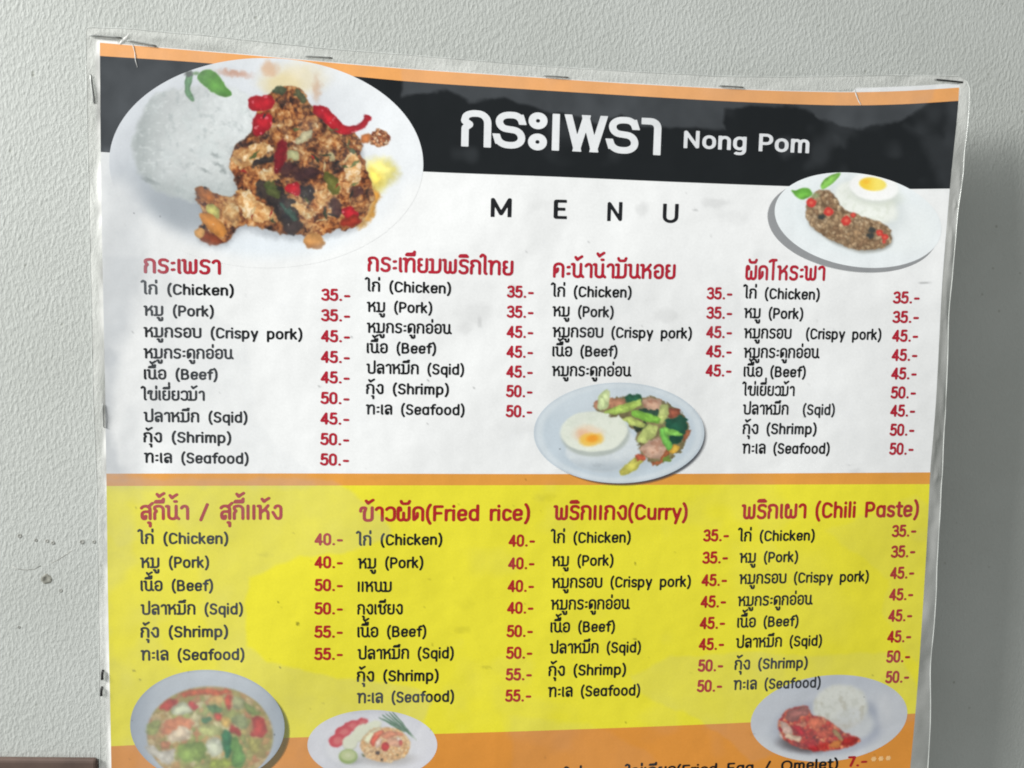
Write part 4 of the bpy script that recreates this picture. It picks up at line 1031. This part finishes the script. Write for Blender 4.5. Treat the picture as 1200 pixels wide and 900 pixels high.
# --- red curry with rice, bottom right
p = Pic(971.5, 841.8, 92, 50.3, -0.10, 0.75, (196, 200, 208))
p.put(sstep(.80, .97, p.r) * sstep(850, 880, p.Y) * .8, (212, 214, 218)); p.put(sstep(990, 1050, p.X) * .4, (206, 208, 212))
p.ell(972, 851, 65, 32, (176, 181, 194), rot=-.06, soft=5)
p.put(sstep(820, 795, p.Y) * .5, (182, 188, 200)); p.ell(1014, 843, 18, 20, (164, 170, 184), soft=7, amt=.8); p.ell(1036, 836, 8, 20, (208, 210, 214), soft=5, amt=.7)
p.ell(945, 870, 32, 12, (92, 84, 86), soft=4, amt=.9, wob=2)
r_ = p.ell(985.5, 828, 32, 27, (218, 219, 212), soft=3, wob=3, seed=8); p.ell(1000, 848, 24, 18, (210, 212, 212), soft=5, amt=.8, wob=2)
p.put(r_ * sstep(.48, .7, fbm(p.X, p.Y, 4, 5, 3)) * .5, (196, 197, 186)); p.put(r_ * sstep(.6, .8, fbm(p.X, p.Y, 10, 6, 3)) * .6, (184, 180, 164)); p.put(r_ * sstep(840, 855, p.Y) * .4, (182, 172, 160))
q = p.poly([(911, 852), (914, 842), (922, 832), (934, 828), (947, 826), (949, 839), (966, 841), (976, 850), (986, 856), (997, 862), (1011, 866), (1002, 872), (988, 877), (968, 880.6), (945, 879), (925, 872), (915, 863)], (168, 60, 52), soft=1.4, wob=2)
p.clumps(q, [(196, 66, 54), (214, 110, 76), (170, 48, 50), (206, 88, 66), (150, 58, 54), (222, 140, 104), (188, 52, 46)], 5.6, 15, .35, (110, 46, 44))
def R6(pts, col, wob=1.4):
    g = p.poly(pts, col, soft=1, wob=wob, seed=int(pts[0][0]), scale=5)
    p.put(g * sstep(.5, .75, fbm(p.X, p.Y, 4.5, int(pts[0][1]), 3)) * .5, tuple(c * .75 for c in col))
R6([(918, 842), (926, 830), (946, 827), (948, 838), (936, 842), (926, 846)], (164, 100, 92), 3)
R6([(913, 846), (920, 846), (930, 854), (926, 862), (918, 860)], (226, 190, 174), 2)
R6([(912, 854), (918, 864), (914, 866)], (214, 196, 190))
R6([(921, 858), (932, 862), (940, 862), (938, 868), (926, 868), (918, 864)], (234, 204, 176), 2)
R6([(930, 848), (944, 846), (946, 850), (936, 854)], (206, 130, 104), 2)
R6([(928, 850), (938, 850), (944, 860), (938, 864)], (196, 38, 50))
R6([(948, 842), (962, 840), (968, 850), (956, 854), (946, 850)], (222, 116, 84), 2)
R6([(940, 870), (952, 868), (962, 880), (950, 880)], (188, 44, 48), 2)
R6([(954, 858), (970, 854), (978, 860), (964, 866)], (206, 92, 70), 2)
R6([(974, 868), (984, 866), (986, 876), (972, 876)], (224, 136, 74), 2)
R6([(974, 856), (980, 854), (990, 868), (986, 870)], (170, 140, 96), 1)
R6([(990, 862), (1008, 866), (998, 873), (986, 874)], (180, 48, 44), 2)
p.done('dish_photo', 'printed picture of red curry beside a mound of rice on an oval plate', blur=2)

# ------------------------------------------------------------------ staples through the clear border
def tube_mesh(name, pts, r, seg=8):
    pts = [Vector(q) for q in pts]; verts = []; faces = []
    for i, q in enumerate(pts):
        d = (pts[min(i + 1, len(pts) - 1)] - pts[max(i - 1, 0)]).normalized()
        a = d.orthogonal().normalized(); b = d.cross(a)
        for k in range(seg):
            t = 2 * PI * k / seg; verts.append(q + (a * math.cos(t) + b * math.sin(t)) * r)
    for i in range(len(pts) - 1):
        for k in range(seg):
            faces.append((i * seg + k, i * seg + (k + 1) % seg, (i + 1) * seg + (k + 1) % seg, (i + 1) * seg + k))
    faces.append(tuple(range(seg))[::-1]); faces.append(tuple((len(pts) - 1) * seg + k for k in range(seg)))
    return raw_mesh(name, verts, faces, True)

def staple(a, b, r, mat, label=None, into=0.0006):
    ends = board_local(P(np.array([a[0], b[0]]), np.array([a[1], b[1]]), 0.0004))
    A_, B_ = Vector(ends[0]), Vector(ends[1]); d = (B_ - A_); n = Vector((0, 1, 0))
    pts = [A_ + n * into, A_ + n * 0.0005, A_ + d * .03 - n * .0001]
    pts += [A_ + d * t - n * (0.0003 * math.sin(PI * t)) for t in (.2, .4, .6, .8)]
    pts += [B_ - d * .03 - n * .0001, B_ + n * 0.0005, B_ + n * into]
    o = link('staple', tube_mesh('staple', pts, r), mat, board)
    if label: o['label'] = label
staple((104.7, 41.4), (141.5, 44.4), .00045, M_STEEL)
staple((148.5, 47.2), (182.5, 53.8), .00040, M_STEEL)
staple((357, 65.9), (389, 68), .00042, M_STEEL)
staple((637, 88.9), (666, 90.8), .00038, M_STEEL)
staple((843, 100.6), (871, 102.4), .00038, M_STEEL)
staple((1096.8, 93.4), (1128.7, 96.6), .00048, M_BLACKWIRE, 'blackened staple at the upper right corner')
staple((106, 88), (110.5, 121), .0006, M_STEEL)
staple((120.4, 473), (121.8, 501), .00028, M_STEEL)
staple((120.2, 786.5), (119.6, 796), .00065, M_BLACKWIRE); staple((119.2, 806), (118.6, 815), .0006, M_BLACKWIRE)

paint(film.data, 0.85, highlight_a.ravel())
M_SEAL = simple('clear_film_cut_edge', (0.62, 0.64, 0.62), 0.15, 0, 90, 0.25)
link('film_edge', tube_mesh('film_edge', [tuple(q) for q in board_local(FV[:, 0])], 0.0002, 6), M_SEAL, board)

# creased film at the upper corners
def ribbon(pts, width, lift=0.00022):
    """a raised fold in the film: narrow ridge following pts"""
    p_ = np.array(pts, float); n = len(p_)
    t = np.linspace(0, n - 1, n * 6); xs = np.interp(t, np.arange(n), p_[:, 0]); ys = np.interp(t, np.arange(n), p_[:, 1])
    dx = np.gradient(xs); dy = np.gradient(ys); l = np.hypot(dx, dy); nx, ny = -dy / l, dx / l
    taper = np.sin(np.pi * np.clip(np.linspace(0.06, .97, len(xs)), 0, 1)) ** .6 * (0.7 + 0.6 * vnoise(t * 1.7, t * 0, 5))
    s = np.linspace(-1, 1, 5)
    X = xs[:, None] + nx[:, None] * s * width * taper[:, None]; Y = ys[:, None] + ny[:, None] * s * width * taper[:, None]
    V = P(X, Y, lift); V[..., 1] -= 0.00012 * (1 - s * s)[None, :] * taper[:, None]
    link('film_crease', grid_mesh('film_crease', board_local(V)), M_CREASE, board)
ribbon([(151.5, 39), (148, 44), (143, 48), (140, 52)], 1.5)
ribbon([(152.5, 48), (156, 54), (158, 62), (159, 72), (161, 79)], 0.5)
ribbon([(1001, 104), (1003, 110), (1006, 118), (1009, 123)], 0.7)
0 and ribbon([(1032, 121), (1036, 130), (1046, 136), (1062, 140)], 0.3)

# ------------------------------------------------------------------ the wall
wme = raw_mesh('wall', [(-1.6, 0, 0.2), (2.0, 0, 0.2), (2.0, 0, 2.8), (-1.6, 0, 2.8)], [(0, 1, 2, 3)])
wall = link('wall', wme, M_WALL); wall['kind'] = 'structure'
wall['label'] = 'stippled grey plaster wall behind the menu'; wall['category'] = 'wall'

# plugged nail hole and chipped spots
def disc_pit(name, px, py, r, mat, dent=0.0006, lift=0.00015, seed=1):
    c = W(px, py); n = 18; rr = random.Random(seed); vs = [(c[0], -lift + dent * .2, c[2])]; fs = []
    for ring, (k, y) in enumerate(((.45, -lift + dent * .1), (.75, -lift - dent * .4), (1.0, -lift * .2))):
        for i in range(n):
            t = 2 * PI * i / n; q = r * k * (1 + .16 * rr.uniform(-1, 1))
            vs.append((c[0] + q * math.cos(t), y, c[2] + q * math.sin(t)))
    for i in range(n): fs.append((0, 1 + i, 1 + (i + 1) % n))
    for g in range(2):
        for i in range(n): fs.append((1 + g * n + i, 1 + (g + 1) * n + i, 1 + (g + 1) * n + (i + 1) % n, 1 + g * n + (i + 1) % n))
    return link(name, raw_mesh(name, vs, fs, True), mat, wall)
disc_pit('nail_hole', 54.5, 678.5, .0024, M_HOLE)
for k, (x, y, r_) in enumerate(((23, 628, .0011), (42, 633, .0008), (55, 634, .0009), (62, 636, .0010), (96, 635, .0012), (110, 635, .0009), (22, 735, .0007), (71, 692, .0009))):
    disc_pit('wall_chip', x, y, r_, M_SCRATCH, .0003, .0001, k)

def scratch(pts, r):
    q = [Vector(W(x, y, 0.0)) for x, y in pts]
    link('scratch', tube_mesh('scratch', [(v.x, r * .84, v.z) for v in q], r, 8), M_SCRATCH, wall)
scratch([(14, 664), (22, 667), (31, 668), (40, 667), (48, 663)], .0006)
scratch([(60, 660), (68, 656), (76, 651), (84, 645), (88, 641)], .0006)

# ------------------------------------------------------------------ dark board at the lower left
import bmesh
def plank(name, pts, y0, y1, mat, bevel):
    bm = bmesh.new(); f = [bm.verts.new((q[0], y1, q[2])) for q in pts]; b = [bm.verts.new((q[0], y0, q[2])) for q in pts]
    bm.faces.new(f); bm.faces.new(b[::-1]); n = len(pts)
    for i in range(n): bm.faces.new((f[i], b[i], b[(i + 1) % n], f[(i + 1) % n]))
    bmesh.ops.recalc_face_normals(bm, faces=bm.faces)
    bmesh.ops.bevel(bm, geom=[e for e in bm.edges], offset=bevel, segments=3, profile=0.5, affect='EDGES')
    me = bpy.data.meshes.new(name); bm.to_mesh(me); bm.free(); me.update()
    return link(name, me, mat)
a_ = W(-260, 883); b_ = W(116, 886); c_ = W(118, 1010); d_ = W(-260, 1010)
wood = plank('wooden_board', [a_, b_, c_, d_], 0.0, -0.0038, M_WOOD, 0.0019)
wood['label'] = 'dark brown board on the wall at the lower left edge'; wood['category'] = 'board'
